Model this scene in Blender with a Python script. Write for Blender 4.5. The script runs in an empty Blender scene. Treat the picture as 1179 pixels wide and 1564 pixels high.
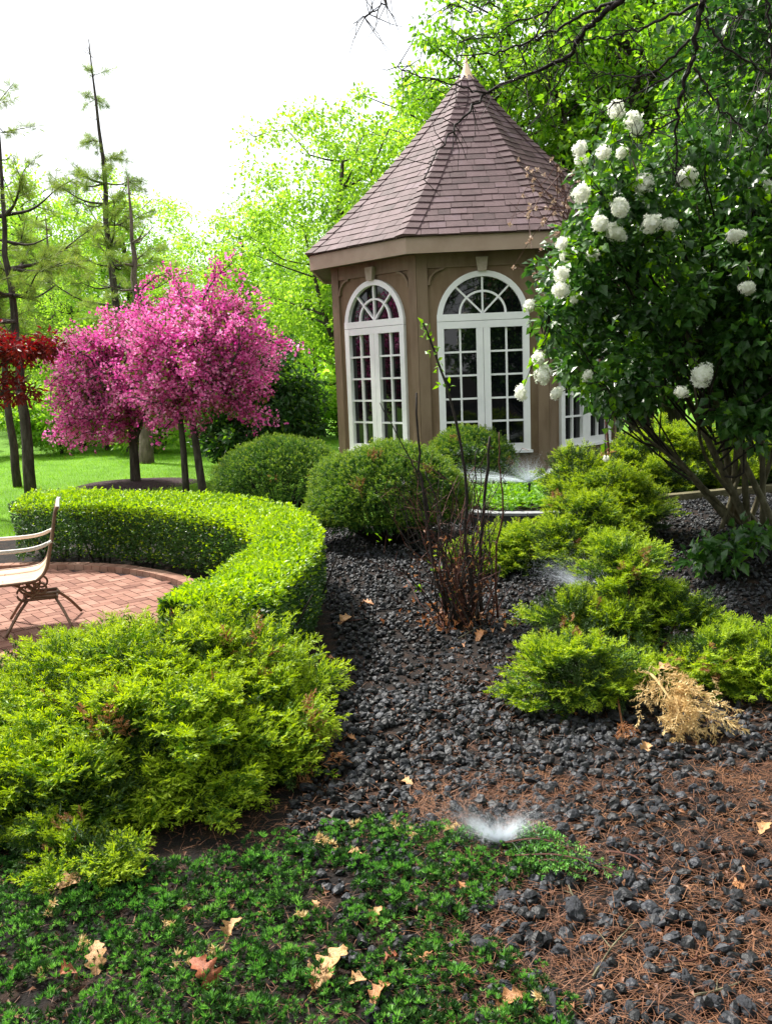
import bpy, bmesh, math
import numpy as np
from mathutils import Vector, Matrix

# ------------------------------------------------------------------ camera, sky, sun, exposure
C = bpy.context.scene.collection
SC = bpy.context.scene
F, PT, RL, CZ = 1347.0, 0.157, 0.039, 1.75          # focal length in photo pixels, pitch, roll, eye height
fw = Vector((0, math.cos(PT), -math.sin(PT))); up = Vector((0, math.sin(PT), math.cos(PT))); rx = Vector((1, 0, 0))
cx_ = rx * math.cos(RL) - up * math.sin(RL); cy_ = rx * math.sin(RL) + up * math.cos(RL)
cam = bpy.data.cameras.new('camera'); cam_ob = bpy.data.objects.new('camera', cam); C.objects.link(cam_ob)
M = Matrix((cx_, cy_, -fw)).transposed().to_4x4(); M.translation = Vector((0, 0, CZ)); cam_ob.matrix_world = M
cam.sensor_fit = 'VERTICAL'; cam.sensor_height = 24; cam.lens = 24 * F / 1564; cam.clip_start = .05; cam.clip_end = 2000
SC.camera = cam_ob

SUN_EL, SUN_AZ = math.radians(52), math.radians(-48)   # azimuth from +Y towards +X
w = bpy.data.worlds.new('World'); SC.world = w; w.use_nodes = True
nt = w.node_tree; nt.nodes.clear()
sky = nt.nodes.new('ShaderNodeTexSky'); sky.sky_type = 'NISHITA'; sky.sun_disc = False
sky.sun_elevation = SUN_EL; sky.sun_rotation = SUN_AZ
tc = nt.nodes.new('ShaderNodeTexCoord'); nz = nt.nodes.new('ShaderNodeTexNoise'); nz.inputs['Scale'].default_value = 2.2; nz.inputs['Detail'].default_value = 5
rmp = nt.nodes.new('ShaderNodeMapRange'); rmp.inputs[1].default_value = .3; rmp.inputs[2].default_value = .7; rmp.inputs[3].default_value = .82; rmp.inputs[4].default_value = 1
mxs = nt.nodes.new('ShaderNodeMix'); mxs.data_type = 'RGBA'; mxs.inputs[7].default_value = (8.6, 8.8, 9.1, 1)
bgn = nt.nodes.new('ShaderNodeBackground'); bgn.inputs[1].default_value = .074
wo = nt.nodes.new('ShaderNodeOutputWorld')
nt.links.new(tc.outputs['Generated'], nz.inputs['Vector']); nt.links.new(nz.outputs['Fac'], rmp.inputs[0]); nt.links.new(rmp.outputs[0], mxs.inputs[0])
nt.links.new(sky.outputs[0], mxs.inputs[6]); nt.links.new(mxs.outputs[2], bgn.inputs[0]); nt.links.new(bgn.outputs[0], wo.inputs[0])
sl = bpy.data.lights.new('sun', 'SUN'); sl.energy = 4.5; sl.angle = math.radians(6); sl.color = (1, .96, .88)
so = bpy.data.objects.new('sun', sl); C.objects.link(so); so.location = (0, 0, 30)
sd = Vector((math.sin(SUN_AZ) * math.cos(SUN_EL), math.cos(SUN_AZ) * math.cos(SUN_EL), math.sin(SUN_EL)))
so.rotation_euler = sd.to_track_quat('Z', 'Y').to_euler()
SC.view_settings.view_transform = 'Standard'; SC.view_settings.look = 'None'; SC.view_settings.gamma = 1
SC.view_settings.exposure = 1.33
SC.cycles.max_bounces = 6; SC.cycles.diffuse_bounces = 3; SC.cycles.glossy_bounces = 2; SC.cycles.transmission_bounces = 4

# ------------------------------------------------------------------ geometry helpers
def ray(px, py):
    dx = (px - 589.5) / F; dy = (782 - py) / F
    u = dx * math.cos(RL) + dy * math.sin(RL); v = -dx * math.sin(RL) + dy * math.cos(RL)
    return np.array([u, math.cos(PT) + v * math.sin(PT), -math.sin(PT) + v * math.cos(PT)])
def G(px, py, z=0.):                    # point of the photo on the level z
    d = ray(px, py); t = (z - CZ) / d[2]; return np.array([d[0] * t, d[1] * t, z])
def D(px, py, Y):                       # point of the photo at the distance Y
    d = ray(px, py); t = Y / d[1]; return np.array([d[0] * t, Y, CZ + d[2] * t])
def sst(a, b, x):
    t = np.clip((np.asarray(x, float) - a) / (b - a), 0, 1); return t * t * (3 - 2 * t)
def RNG(s): return np.random.default_rng(s)
def unit(v): return v / (np.linalg.norm(v, axis=-1, keepdims=True) + 1e-9)
def noise3(p, s, seed=0):               # cheap smooth noise from summed sines, about -1..1
    p = np.asarray(p, float) * s; r = RNG(seed + 77); o = np.zeros(len(p))
    for k in range(7):
        d = unit(r.normal(size=3)) * (1 + .45 * k); o += np.sin(p @ d + r.uniform(0, 6.28)) / (1 + .3 * k)
    return o / 3.2

def where(o):
    l = Vector((0, 0, 0))
    while o: l = l + o.location; o = o.parent
    return np.array(l)
class MB:
    def __init__(s): s.V = []; s.F = []; s.n = 0
    def add(s, V, Fs, m=0):
        V = np.asarray(V, float).reshape(-1, 3)
        Fs = np.asarray(Fs, int)
        if Fs.ndim == 1: Fs = Fs[None]
        s.V.append(V); s.F.append((Fs + s.n, m)); s.n += len(V)
    def box(s, c, sz, rot=None, m=0):
        x, y, z = np.array(sz) / 2
        v = np.array([[-x, -y, -z], [x, -y, -z], [x, y, -z], [-x, y, -z], [-x, -y, z], [x, -y, z], [x, y, z], [-x, y, z]])
        if rot is not None: v = v @ np.array(rot).T
        s.add(v + np.array(c), [[0, 3, 2, 1], [4, 5, 6, 7], [0, 1, 5, 4], [1, 2, 6, 5], [2, 3, 7, 6], [3, 0, 4, 7]], m)
    def tube(s, pts, rad, sides=6, m=0, cap=True):
        pts = np.asarray(pts, float); n = len(pts); rad = np.broadcast_to(np.asarray(rad, float), (n,))
        t = np.gradient(pts, axis=0); t = unit(t)
        ref = np.array([0, 0, 1.]) if abs(t[:, 2]).mean() < .8 else np.array([1., 0, 0])
        a = unit(np.cross(t, ref)); b = np.cross(t, a)
        th = np.arange(sides) * 2 * math.pi / sides
        V = pts[:, None] + rad[:, None, None] * (a[:, None] * np.cos(th)[None, :, None] + b[:, None] * np.sin(th)[None, :, None])
        i = np.arange(n - 1)[:, None] * sides; j = np.arange(sides)[None]; k = (j + 1) % sides
        Q = np.stack([i + j, i + k, i + sides + k, i + sides + j], -1).reshape(-1, 4)
        s.add(V.reshape(-1, 3), Q, m)
        if cap and sides > 2:
            s.F.append((np.array([np.arange(sides)[::-1] + s.n - n * sides]), m)); s.F.append((np.array([np.arange(sides) + s.n - sides]), m))
    def build(s, name, mats, parent=None, smooth=False, loc=None):
        V = np.concatenate(s.V) if s.V else np.zeros((0, 3))
        off = np.zeros(3)
        if parent is not None: off = where(parent)
        if loc is not None: off = off + np.array(loc)
        V = V - off
        me = bpy.data.meshes.new(name); me.vertices.add(len(V)); me.vertices.foreach_set('co', V.astype(np.float32).ravel())
        li = []; ls = []; mi = []; pos = 0
        for Fa, m in s.F:
            k = Fa.shape[1]; li.append(Fa.ravel()); ls.append(pos + np.arange(len(Fa)) * k); mi.append(np.full(len(Fa), m)); pos += Fa.size
        li = np.concatenate(li); ls = np.concatenate(ls); mi = np.concatenate(mi)
        me.loops.add(len(li)); me.loops.foreach_set('vertex_index', li.astype(np.int32))
        me.polygons.add(len(ls)); me.polygons.foreach_set('loop_start', ls.astype(np.int32))
        me.polygons.foreach_set('material_index', mi.astype(np.int32))
        me.polygons.foreach_set('use_smooth', np.full(len(ls), bool(smooth)))
        me.update(calc_edges=True)
        for mt in (mats if isinstance(mats, (list, tuple)) else [mats]): me.materials.append(mt)
        o = bpy.data.objects.new(name, me); C.objects.link(o)
        if parent is not None: o.parent = parent
        if loc is not None: o.location = loc
        return o
    # scatter copies of a template (verts, [(faces, material)]) along directions
    def scatter(s, T, pos, dirs, scale, rng, roll=None, nrm=None, msel=None):
        tv, tfs = T; pos = np.asarray(pos, float); n = len(pos)
        if n == 0: return
        y = unit(np.asarray(dirs, float))
        if nrm is None: nrm = rng.normal(size=(n, 3))
        x = unit(np.cross(y, nrm)); z = np.cross(x, y)
        if roll is not None:
            c = np.cos(roll)[:, None]; q = np.sin(roll)[:, None]; x, z = x * c + z * q, z * c - x * q
        sc = np.broadcast_to(np.asarray(scale, float), (n,))[:, None, None]
        V = pos[:, None] + sc * (tv[None, :, 0:1] * x[:, None] + tv[None, :, 1:2] * y[:, None] + tv[None, :, 2:3] * z[:, None])
        k = len(tv); base = s.n + np.arange(n) * k
        s.V.append(V.reshape(-1, 3)); s.n += n * k
        for tf, m in tfs:
            Fa = (np.asarray(tf)[None] + base[:, None, None]).reshape(-1, np.asarray(tf).shape[1]); s.F.append((Fa, m))

def tag(o, label=None, cat=None, group=None, kind=None):
    if label: o['label'] = label
    if cat: o['category'] = cat
    if group: o['group'] = group
    if kind: o['kind'] = kind
    return o
def thing(name, label, cat, loc=(0, 0, 0), group=None):
    o = bpy.data.objects.new(name, None); C.objects.link(o); o.location = tuple(float(v) for v in loc); o.empty_display_size = .1
    return tag(o, label, cat, group)
def copy_thing(root, loc, rz=0, sc=1, label=None, cat=None, group=None):
    r = root.copy(); C.objects.link(r); r.location = tuple(float(v) for v in loc); r.rotation_euler = (0, 0, rz); r.scale = (sc, sc, sc) if np.isscalar(sc) else sc
    if label: r['label'] = label
    if group: r['group'] = group
    for ch in list(root.children):
        c = ch.copy(); C.objects.link(c); c.parent = r
        for g in ch.children:
            d = g.copy(); C.objects.link(d); d.parent = c
    return r
def spline(pts, n):
    pts = np.asarray(pts, float); m = len(pts)
    P = np.vstack([2 * pts[0] - pts[1], pts, 2 * pts[-1] - pts[-2]])
    t = np.linspace(0, m - 1 - 1e-6, n); i = t.astype(int); f = (t - i)[:, None]
    a, b, c, d = P[i], P[i + 1], P[i + 2], P[i + 3]
    return .5 * (2 * b + (c - a) * f + (2 * a - 5 * b + 4 * c - d) * f * f + (3 * b - a - 3 * c + d) * f ** 3)

# ------------------------------------------------------------------ materials
def newmat(name):
    m = bpy.data.materials.new(name); m.use_nodes = True; m.node_tree.nodes.clear(); return m, m.node_tree
def lnk(t, a, b): t.links.new(a, b)
def rampnode(t, cols, fac):
    r = t.nodes.new('ShaderNodeValToRGB'); e = r.color_ramp.elements
    while len(e) < len(cols): e.new(.5)
    for k, c in enumerate(cols):
        e[k].position = k / max(1, len(cols) - 1); e[k].color = (*c, 1)
    lnk(t, fac, r.inputs[0]); return r
def leafmat(name, cols, rough=.5, trans=.4, spec=.4, tcol=None, nscale=3., nmix=.35):
    m, t = newmat(name); g = t.nodes.new('ShaderNodeNewGeometry'); tcn = t.nodes.new('ShaderNodeTexCoord')
    n = t.nodes.new('ShaderNodeTexNoise'); n.inputs['Scale'].default_value = nscale; n.inputs['Detail'].default_value = 2
    lnk(t, tcn.outputs['Object'], n.inputs['Vector'])
    mr = t.nodes.new('ShaderNodeMapRange'); mr.inputs[1].default_value = .3; mr.inputs[2].default_value = .7; lnk(t, n.outputs['Fac'], mr.inputs[0])
    mx = t.nodes.new('ShaderNodeMix'); mx.inputs[0].default_value = nmix; lnk(t, g.outputs['Random Per Island'], mx.inputs[2]); lnk(t, mr.outputs[0], mx.inputs[3])
    r = rampnode(t, cols, mx.outputs[0])
    p = t.nodes.new('ShaderNodeBsdfPrincipled'); p.inputs['Roughness'].default_value = rough; p.inputs['Specular IOR Level'].default_value = spec
    lnk(t, r.outputs[0], p.inputs['Base Color'])
    o = t.nodes.new('ShaderNodeOutputMaterial')
    if trans > 0:
        tr = t.nodes.new('ShaderNodeBsdfTranslucent'); ms = t.nodes.new('ShaderNodeMixShader'); ms.inputs[0].default_value = trans
        hs = t.nodes.new('ShaderNodeHueSaturation'); hs.inputs['Hue'].default_value = .49; hs.inputs['Saturation'].default_value = 1.1; hs.inputs['Value'].default_value = 1.5
        lnk(t, r.outputs[0], hs.inputs['Color']); lnk(t, hs.outputs[0], tr.inputs[0])
        lnk(t, p.outputs[0], ms.inputs[1]); lnk(t, tr.outputs[0], ms.inputs[2]); lnk(t, ms.outputs[0], o.inputs[0])
    else: lnk(t, p.outputs[0], o.inputs[0])
    return m
def solid(name, cols, rough=.7, spec=.3, nscale=12., bump=.3, bscale=60., bdist=.01, metal=0., island=0., stretch=None, detail=6):
    """noise-mottled surface with a bump"""
    m, t = newmat(name); tcn = t.nodes.new('ShaderNodeTexCoord')
    vec = tcn.outputs['Object']
    if stretch:
        mp = t.nodes.new('ShaderNodeMapping'); mp.inputs['Scale'].default_value = stretch; lnk(t, vec, mp.inputs[0]); vec = mp.outputs[0]
    n = t.nodes.new('ShaderNodeTexNoise'); n.inputs['Scale'].default_value = nscale; n.inputs['Detail'].default_value = detail; n.inputs['Roughness'].default_value = .65; lnk(t, vec, n.inputs['Vector'])
    mr = t.nodes.new('ShaderNodeMapRange'); mr.inputs[1].default_value = .3; mr.inputs[2].default_value = .7; lnk(t, n.outputs['Fac'], mr.inputs[0]); fac = mr.outputs[0]
    if island > 0:
        g = t.nodes.new('ShaderNodeNewGeometry'); mx = t.nodes.new('ShaderNodeMix'); mx.inputs[0].default_value = island
        lnk(t, fac, mx.inputs[2]); lnk(t, g.outputs['Random Per Island'], mx.inputs[3]); fac = mx.outputs[0]
    r = rampnode(t, cols, fac)
    p = t.nodes.new('ShaderNodeBsdfPrincipled'); p.inputs['Roughness'].default_value = rough; p.inputs['Specular IOR Level'].default_value = spec; p.inputs['Metallic'].default_value = metal
    lnk(t, r.outputs[0], p.inputs['Base Color'])
    if bump > 0:
        n2 = t.nodes.new('ShaderNodeTexNoise'); n2.inputs['Scale'].default_value = bscale; n2.inputs['Detail'].default_value = 5; lnk(t, vec, n2.inputs['Vector'])
        b = t.nodes.new('ShaderNodeBump'); b.inputs['Strength'].default_value = bump; b.inputs['Distance'].default_value = bdist
        lnk(t, n2.outputs['Fac'], b.inputs['Height']); lnk(t, b.outputs[0], p.inputs['Normal'])
    o = t.nodes.new('ShaderNodeOutputMaterial'); lnk(t, p.outputs[0], o.inputs[0]); return m

m_soil = solid('soil', [(.004, .0035, .004), (.012, .009, .008), (.04, .02, .012)], .9, .2, 9, .8, 90, .02)
m_lawn = solid('lawn_turf', [(.08, .19, .012), (.13, .29, .018), (.18, .36, .03)], .85, .2, 1.2, .9, 160, .03, detail=10)
m_grass = leafmat('grass_blade', [(.09, .23, .012), (.15, .34, .018), (.24, .42, .03)], .5, .45, .3, nscale=.8)
m_bark = solid('bark', [(.018, .014, .012), (.05, .04, .033), (.10, .085, .07)], .9, .2, 14, .9, 30, .03, stretch=(1, 1, .25))
m_barkpale = solid('pale_bark', [(.05, .045, .03), (.13, .115, .07), (.22, .20, .13)], .85, .2, 16, .7, 40, .02, stretch=(1, 1, .3))
m_barkbrown = solid('pine_bark', [(.05, .038, .03), (.13, .10, .08), (.2, .16, .13)], .9, .2, 10, .9, 24, .04, stretch=(1, 1, .3))
m_dark_twig = solid('dark_twig', [(.010, .008, .008), (.028, .022, .02), (.05, .04, .034)], .8, .25, 30, .5, 80, .006)
m_redtwig = solid('red_twig', [(.03, .012, .01), (.085, .03, .022), (.13, .055, .035)], .7, .3, 30, .4, 80, .006)
m_deadleaf = leafmat('dead_leaf', [(.10, .035, .015), (.28, .12, .05), (.48, .27, .13)], .6, .25, .4, nscale=9, nmix=.5)
m_oakleaf = solid('oak_leaf', [(.16, .055, .02), (.36, .15, .05), (.55, .30, .13)], .5, .45, 22, .35, 70, .01, stretch=(1, 1, 1))
m_oakpale = solid('oak_leaf_pale', [(.18, .075, .03), (.42, .22, .085), (.60, .38, .18)], .5, .45, 22, .35, 70, .01)
m_oakred = solid('oak_leaf_red', [(.12, .03, .012), (.26, .07, .025), (.36, .12, .05)], .5, .45, 22, .35, 70, .01)
m_needle = leafmat('pine_needle', [(.06, .022, .012), (.15, .062, .03), (.29, .14, .068)], .6, 0, .35, nscale=4, nmix=.4)  # browns lowered to stand in for the overhead tree's shade
m_rock = solid('lava_rock', [(.002, .002, .0025), (.008, .0085, .0105), (.045, .049, .062)], .55, .38, 26, .5, 70, .012, island=.55)
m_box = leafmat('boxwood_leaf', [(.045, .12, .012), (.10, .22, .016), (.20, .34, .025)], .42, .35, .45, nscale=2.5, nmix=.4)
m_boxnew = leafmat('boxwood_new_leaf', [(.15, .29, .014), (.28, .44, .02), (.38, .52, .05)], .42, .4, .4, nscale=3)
m_boxoldshade = leafmat('boxwood_old_shaded_leaf', [(.012, .04, .012), (.035, .09, .02), (.07, .15, .025)], .38, .25, .5, nscale=3)  # older leaves, with the shade of hedge sides and inside put into the colour
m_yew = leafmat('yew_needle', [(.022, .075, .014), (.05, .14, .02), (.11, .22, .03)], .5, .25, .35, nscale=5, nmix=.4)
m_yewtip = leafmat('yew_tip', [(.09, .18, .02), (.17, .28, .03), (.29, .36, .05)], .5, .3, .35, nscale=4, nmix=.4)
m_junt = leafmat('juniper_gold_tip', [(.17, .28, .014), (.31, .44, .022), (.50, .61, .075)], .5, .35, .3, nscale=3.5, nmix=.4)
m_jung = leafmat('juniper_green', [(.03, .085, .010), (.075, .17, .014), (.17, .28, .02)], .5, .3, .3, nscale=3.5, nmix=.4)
m_jund = leafmat('juniper_inner', [(.012, .035, .01), (.03, .07, .012), (.06, .10, .018)], .6, .15, .3, nscale=4)  # older inner fronds, coloured darker to deepen the shade inside the shrub
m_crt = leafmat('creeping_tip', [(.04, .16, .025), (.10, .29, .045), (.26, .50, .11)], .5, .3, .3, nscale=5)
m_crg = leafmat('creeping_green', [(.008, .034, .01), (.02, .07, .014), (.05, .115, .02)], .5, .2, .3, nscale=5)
m_strawjun = leafmat('dead_juniper', [(.35, .23, .10), (.58, .43, .20), (.75, .62, .36)], .6, .3, .3, nscale=8)
m_vib = leafmat('viburnum_leaf', [(.014, .052, .011), (.036, .105, .018), (.09, .20, .03)], .35, .3, .55, nscale=2.2, nmix=.45)
m_viblite = leafmat('viburnum_new_leaf', [(.10, .24, .015), (.18, .36, .02)], .4, .45, .45, nscale=3)
m_petal = leafmat('white_petal', [(.72, .74, .62), (.84, .85, .78), (.88, .88, .84)], .55, .3, .3, nscale=8)
m_pink = leafmat('pink_blossom', [(.34, .03, .15), (.58, .09, .31), (.74, .23, .47), (.86, .50, .66)], .55, .4, .2, nscale=1.3, nmix=.4)
m_bronze = leafmat('crab_leaf', [(.10, .06, .02), (.13, .14, .025), (.12, .22, .03)], .5, .35, .3)
m_red = leafmat('red_maple_leaf', [(.05, .008, .008), (.15, .016, .013), (.28, .045, .025)], .5, .4, .3, nscale=2)
m_spring = leafmat('hazy_spring_leaf', [(.14, .28, .035), (.26, .45, .055), (.42, .57, .12)], .5, .55, .3, nscale=.5, nmix=.4)  # spring green, paled in place of haze and glare over background trees
m_mid = leafmat('summer_leaf', [(.05, .14, .018), (.12, .27, .028), (.24, .40, .05)], .5, .55, .35, nscale=.5, nmix=.45)  # lightened a little for the same background haze
m_darkleaf = leafmat('dark_leaf', [(.012, .045, .012), (.028, .085, .018), (.06, .14, .025)], .45, .35, .4, nscale=.7, nmix=.4)
m_pineneedle = leafmat('conifer_needle', [(.08, .15, .03), (.15, .23, .04), (.26, .31, .07)], .5, .45, .3, nscale=.6)
m_ground_leaf = leafmat('bed_plant_leaf', [(.07, .2, .02), (.15, .32, .03), (.24, .42, .05)], .5, .4, .4, nscale=3)
m_wall = solid('brown_stucco', [(.15, .098, .058), (.21, .145, .092), (.255, .183, .12)], .9, .2, 4, .45, 260, .006, stretch=(1, 1, .3), detail=9)
m_trim = solid('brown_trim', [(.15, .10, .062), (.2, .14, .09), (.235, .168, .112)], .7, .3, 6, .2, 120, .003, stretch=(1, 1, .25), detail=9)
m_fascia = solid('fascia_paint', [(.30, .215, .155), (.35, .255, .19), (.38, .285, .215)], .6, .3, 3, .1, 90, .003)
m_white = solid('white_paint', [(.78, .79, .79), (.84, .84, .84), (.87, .87, .87)], .4, .4, 5, .06, 80, .002)
m_key = solid('keystone_stone', [(.33, .27, .21), (.42, .35, .28), (.48, .41, .34)], .8, .25, 12, .3, 90, .004)
m_shingle = solid('shingle', [(.038, .021, .022), (.074, .041, .043), (.112, .066, .070), (.135, .09, .108)], .7, .3, 5, .7, 240, .006, island=.55)
m_copper = solid('finial_metal', [(.62, .42, .25), (.72, .52, .33), (.78, .6, .42)], .4, .5, 8, .1, 60, .003, metal=.3)
m_soffit = solid('soffit_board', [(.09, .065, .045), (.13, .095, .065)], .8, .2, 6, .1, 60, .003)
m_brick = solid('paver_brick', [(.13, .056, .04), (.22, .105, .075), (.32, .18, .135)], .85, .25, 7, .5, 130, .005, island=.6)
m_edge = solid('edging_brick', [(.17, .085, .055), (.28, .15, .105), (.36, .22, .16)], .85, .25, 9, .5, 120, .006, island=.55)
m_conc = solid('pale_concrete', [(.46, .44, .43), (.56, .54, .53), (.62, .6, .6)], .85, .25, 4, .3, 140, .004)
m_wallstone = solid('dark_edging_stone', [(.03, .032, .038), (.06, .062, .07), (.10, .10, .11)], .7, .4, 14, .6, 70, .01, island=.4)
m_wallcap = solid('edging_cap', [(.16, .165, .18), (.25, .255, .27), (.32, .32, .33)], .6, .4, 10, .3, 90, .005)
m_timber = solid('weathered_timber', [(.06, .055, .03), (.12, .105, .06), (.17, .15, .09)], .9, .2, 9, .7, 40, .012, stretch=(.3, 2, 2))
m_mulch = solid('tree_mulch', [(.025, .016, .018), (.055, .036, .04), (.1, .07, .075)], .95, .15, 22, .9, 60, .04)
m_chair = solid('bronze_metal', [(.10, .055, .035), (.17, .10, .065), (.24, .15, .10)], .45, .5, 12, .2, 80, .003, metal=.4)
m_sling = solid('tan_sling', [(.40, .26, .17), (.50, .34, .23), (.55, .39, .28)], .75, .25, 4, .5, 420, .002)
m_arm = solid('light_armrest', [(.60, .56, .52), (.72, .68, .64)], .35, .5, 8, .05, 60, .002)
m_black = solid('black_plastic', [(.008, .008, .009), (.02, .02, .022)], .4, .4, 12, .1, 60, .002)
m_seed = leafmat('seed_head', [(.20, .13, .09), (.42, .30, .22), (.60, .48, .38)], .7, .2, .2, nscale=6)
def glassmat():
    m, t = newmat('window_glass'); p = t.nodes.new('ShaderNodeBsdfPrincipled'); p.inputs['Base Color'].default_value = (.004, .005, .006, 1)
    p.inputs['Roughness'].default_value = .02; p.inputs['IOR'].default_value = 1.5
    tcn = t.nodes.new('ShaderNodeTexCoord'); n = t.nodes.new('ShaderNodeTexNoise'); n.inputs['Scale'].default_value = 1.4; lnk(t, tcn.outputs['Object'], n.inputs['Vector'])
    b = t.nodes.new('ShaderNodeBump'); b.inputs['Strength'].default_value = .06; b.inputs['Distance'].default_value = .05; lnk(t, n.outputs['Fac'], b.inputs['Height']); lnk(t, b.outputs[0], p.inputs['Normal'])
    o = t.nodes.new('ShaderNodeOutputMaterial'); lnk(t, p.outputs[0], o.inputs[0]); return m
m_glass = glassmat()
def watermat():
    m, t = newmat('water_drop'); p = t.nodes.new('ShaderNodeBsdfPrincipled'); p.inputs['Base Color'].default_value = (.86, .9, .95, 1); p.inputs['Roughness'].default_value = .15
    tr = t.nodes.new('ShaderNodeBsdfTranslucent'); tr.inputs[0].default_value = (.9, .93, .97, 1); ms = t.nodes.new('ShaderNodeMixShader'); ms.inputs[0].default_value = .6
    o = t.nodes.new('ShaderNodeOutputMaterial'); lnk(t, p.outputs[0], ms.inputs[1]); lnk(t, tr.outputs[0], ms.inputs[2]); lnk(t, ms.outputs[0], o.inputs[0]); return m
m_water = watermat()

# ------------------------------------------------------------------ leaf and spray templates
def T_leaf(wd=.55, fold=.1, droop=.12):     # two folded halves, unit length along y
    v = np.array([[0, 0, 0], [wd / 2, .42, fold], [0, 1, -droop], [-wd / 2, .42, fold], [0, .5, 0]])
    return v, [(np.array([[0, 1, 2, 4], [0, 4, 2, 3]]), 0)]
def T_kite(wd=.6):
    return np.array([[0, 0, 0], [wd / 2, .45, .06], [0, 1, -.05], [-wd / 2, .45, .06]]), [(np.array([[0, 1, 2, 3]]), 0)]
def T_blade(): return np.array([[-.04, 0, 0], [.04, 0, 0], [.02, .6, .06], [0, 1, .2]]), [(np.array([[0, 1, 2, 3]]), 0)]
def T_frond(rng, nb=10, sub=4, spread=.9, twig=.018, tip=.45, flat=.5, wid=.021, bl=.42):
    """feathery conifer spray of unit length: material 0 tips, 1 green base"""
    V = []; Ft = []; Fg = []; n = 0
    def dia(p, d, L, wd, mat):
        nonlocal n
        d = d / np.linalg.norm(d); r = rng.normal(size=3); s = np.cross(d, r); s /= np.linalg.norm(s) + 1e-9
        V.extend([p, p + d * L * .45 + s * wd, p + d * L, p + d * L * .45 - s * wd])
        (Ft if mat == 0 else Fg).append([n, n + 1, n + 2, n + 3]); n += 4
    dia(np.zeros(3), np.array([0, 1., 0]), 1.0, twig, 1)
    for k in range(nb):
        t = .12 + .86 * k / nb; sd = 1 if k % 2 else -1
        p = np.array([0, t, 0.]); L = bl * (1 - .62 * t) * rng.uniform(.75, 1.2)
        d = np.array([sd * spread, .75, rng.normal() * flat]); d /= np.linalg.norm(d)
        mt = 0 if t > tip else 1
        dia(p, d, L, wid, mt)
        for q in range(sub):
            tt = (q + 1) / (sub + .6); s2 = 1 if q % 2 else -1
            d2 = d + np.array([-d[1] * s2, d[0] * s2, 0]) * .75 + rng.normal(size=3) * flat * .6
            dia(p + d * L * tt, d2, L * .5 * (1.15 - .6 * tt), wid * .85, 0 if (tt > .45 and t > tip * .55) else mt)
    for q in range(4):
        dia(np.array([0, .82 + .05 * q, 0]), np.array([(1 if q % 2 else -1) * .5, 1, rng.normal() * .4]), .2, wid * .85, 0)
    return np.array(V), [(np.array(Ft), 0), (np.array(Fg), 1)]
def T_tuft(rng, n=14, wid=.05):              # needles bursting from a point, unit length
    V = []; Fa = []; k = 0
    for i in range(n):
        d = unit(np.array([rng.normal() * .6, 1.0, rng.normal() * .6])) * rng.uniform(.6, 1)
        s = unit(np.cross(d, rng.normal(size=3))) * wid
        V.extend([np.zeros(3) - s * .5, d * .5 + s, d, d * .5 - s]); Fa.append([k, k + 1, k + 2, k + 3]); k += 4
    return np.array(V), [(np.array(Fa), 0)]
def remat(T, a): return T[0], [(f, a[m]) for f, m in T[1]]

# ------------------------------------------------------------------ setting: ground, lawn, beds, patio
def hgt(x, y):
    x = np.asarray(x, float); y = np.asarray(y, float)
    m = .2 * sst(1.7, 3.3, x) * sst(5, 8, y) * (1 - sst(12, 20, y))
    return m + .035 * np.clip(y - 24, 0, 60) * 1.0
def grid(x0, x1, y0, y1, nx, ny, zf, mb, keep=None):
    X, Y = np.meshgrid(np.linspace(x0, x1, nx), np.linspace(y0, y1, ny)); Z = zf(X, Y)
    i = np.arange(ny - 1)[:, None] * nx + np.arange(nx - 1)[None]
    Q = np.stack([i, i + 1, i + nx + 1, i + nx], -1).reshape(-1, 4)
    if keep is not None:
        c = (X.ravel()[Q].mean(1), Y.ravel()[Q].mean(1)); Q = Q[keep(*c)]
    mb.add(np.stack([X, Y, Z], -1).reshape(-1, 3), Q)
mb = MB()
xs = np.concatenate([np.linspace(-400, -12, 24), np.linspace(-11, 11, 110), np.linspace(12, 400, 24)])
ys = np.concatenate([np.linspace(-300, -3, 14), np.linspace(-2.5, 16, 120), np.linspace(17, 84, 30), np.linspace(95, 700, 12)])
X, Y = np.meshgrid(xs, ys); Z = hgt(X, Y) + .012 * noise3(np.stack([X.ravel(), Y.ravel(), X.ravel() * 0], -1), 2.3, 3).reshape(X.shape) * (np.abs(X) < 11) * (Y < 9)
i = np.arange(len(ys) - 1)[:, None] * len(xs) + np.arange(len(xs) - 1)[None]
mb.add(np.stack([X, Y, Z], -1).reshape(-1, 3), np.stack([i, i + 1, i + len(xs) + 1, i + len(xs)], -1).reshape(-1, 4))
tag(mb.build('ground', m_soil, smooth=True), 'dark soil of the garden bed', kind='structure')
mb = MB(); grid(-70, .1, 10.1, 80, 90, 110, lambda x, y: hgt(x, y) + .012, mb)
tag(mb.build('lawn', m_lawn, smooth=True), 'bright green mown lawn beyond the round hedge', kind='structure')
mb = MB(); grid(9, 90, 19, 80, 40, 50, lambda x, y: hgt(x, y) + .012, mb); grid(.1, 9, 19, 80, 10, 50, lambda x, y: hgt(x, y) + .012, mb)
tag(mb.build('lawn', m_lawn, smooth=True), 'lawn behind the summerhouse', kind='structure')
r = RNG(5); n = 52000
gx = r.uniform(-10, -.3, n); gy = 10.2 + (r.uniform(0, 1, n) ** 1.4) * 13; mb = MB()
pos = np.stack([gx, gy, gy * 0 + .01], -1); d = np.stack([r.normal(size=n) * .35, r.normal(size=n) * .35, np.ones(n)], -1)
mb.scatter(T_blade(), pos, d, r.uniform(.035, .075, n) * 1.0, r)
tag(mb.build('grass', m_grass), 'short bright green grass of the lawn', 'grass', kind='stuff')

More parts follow.
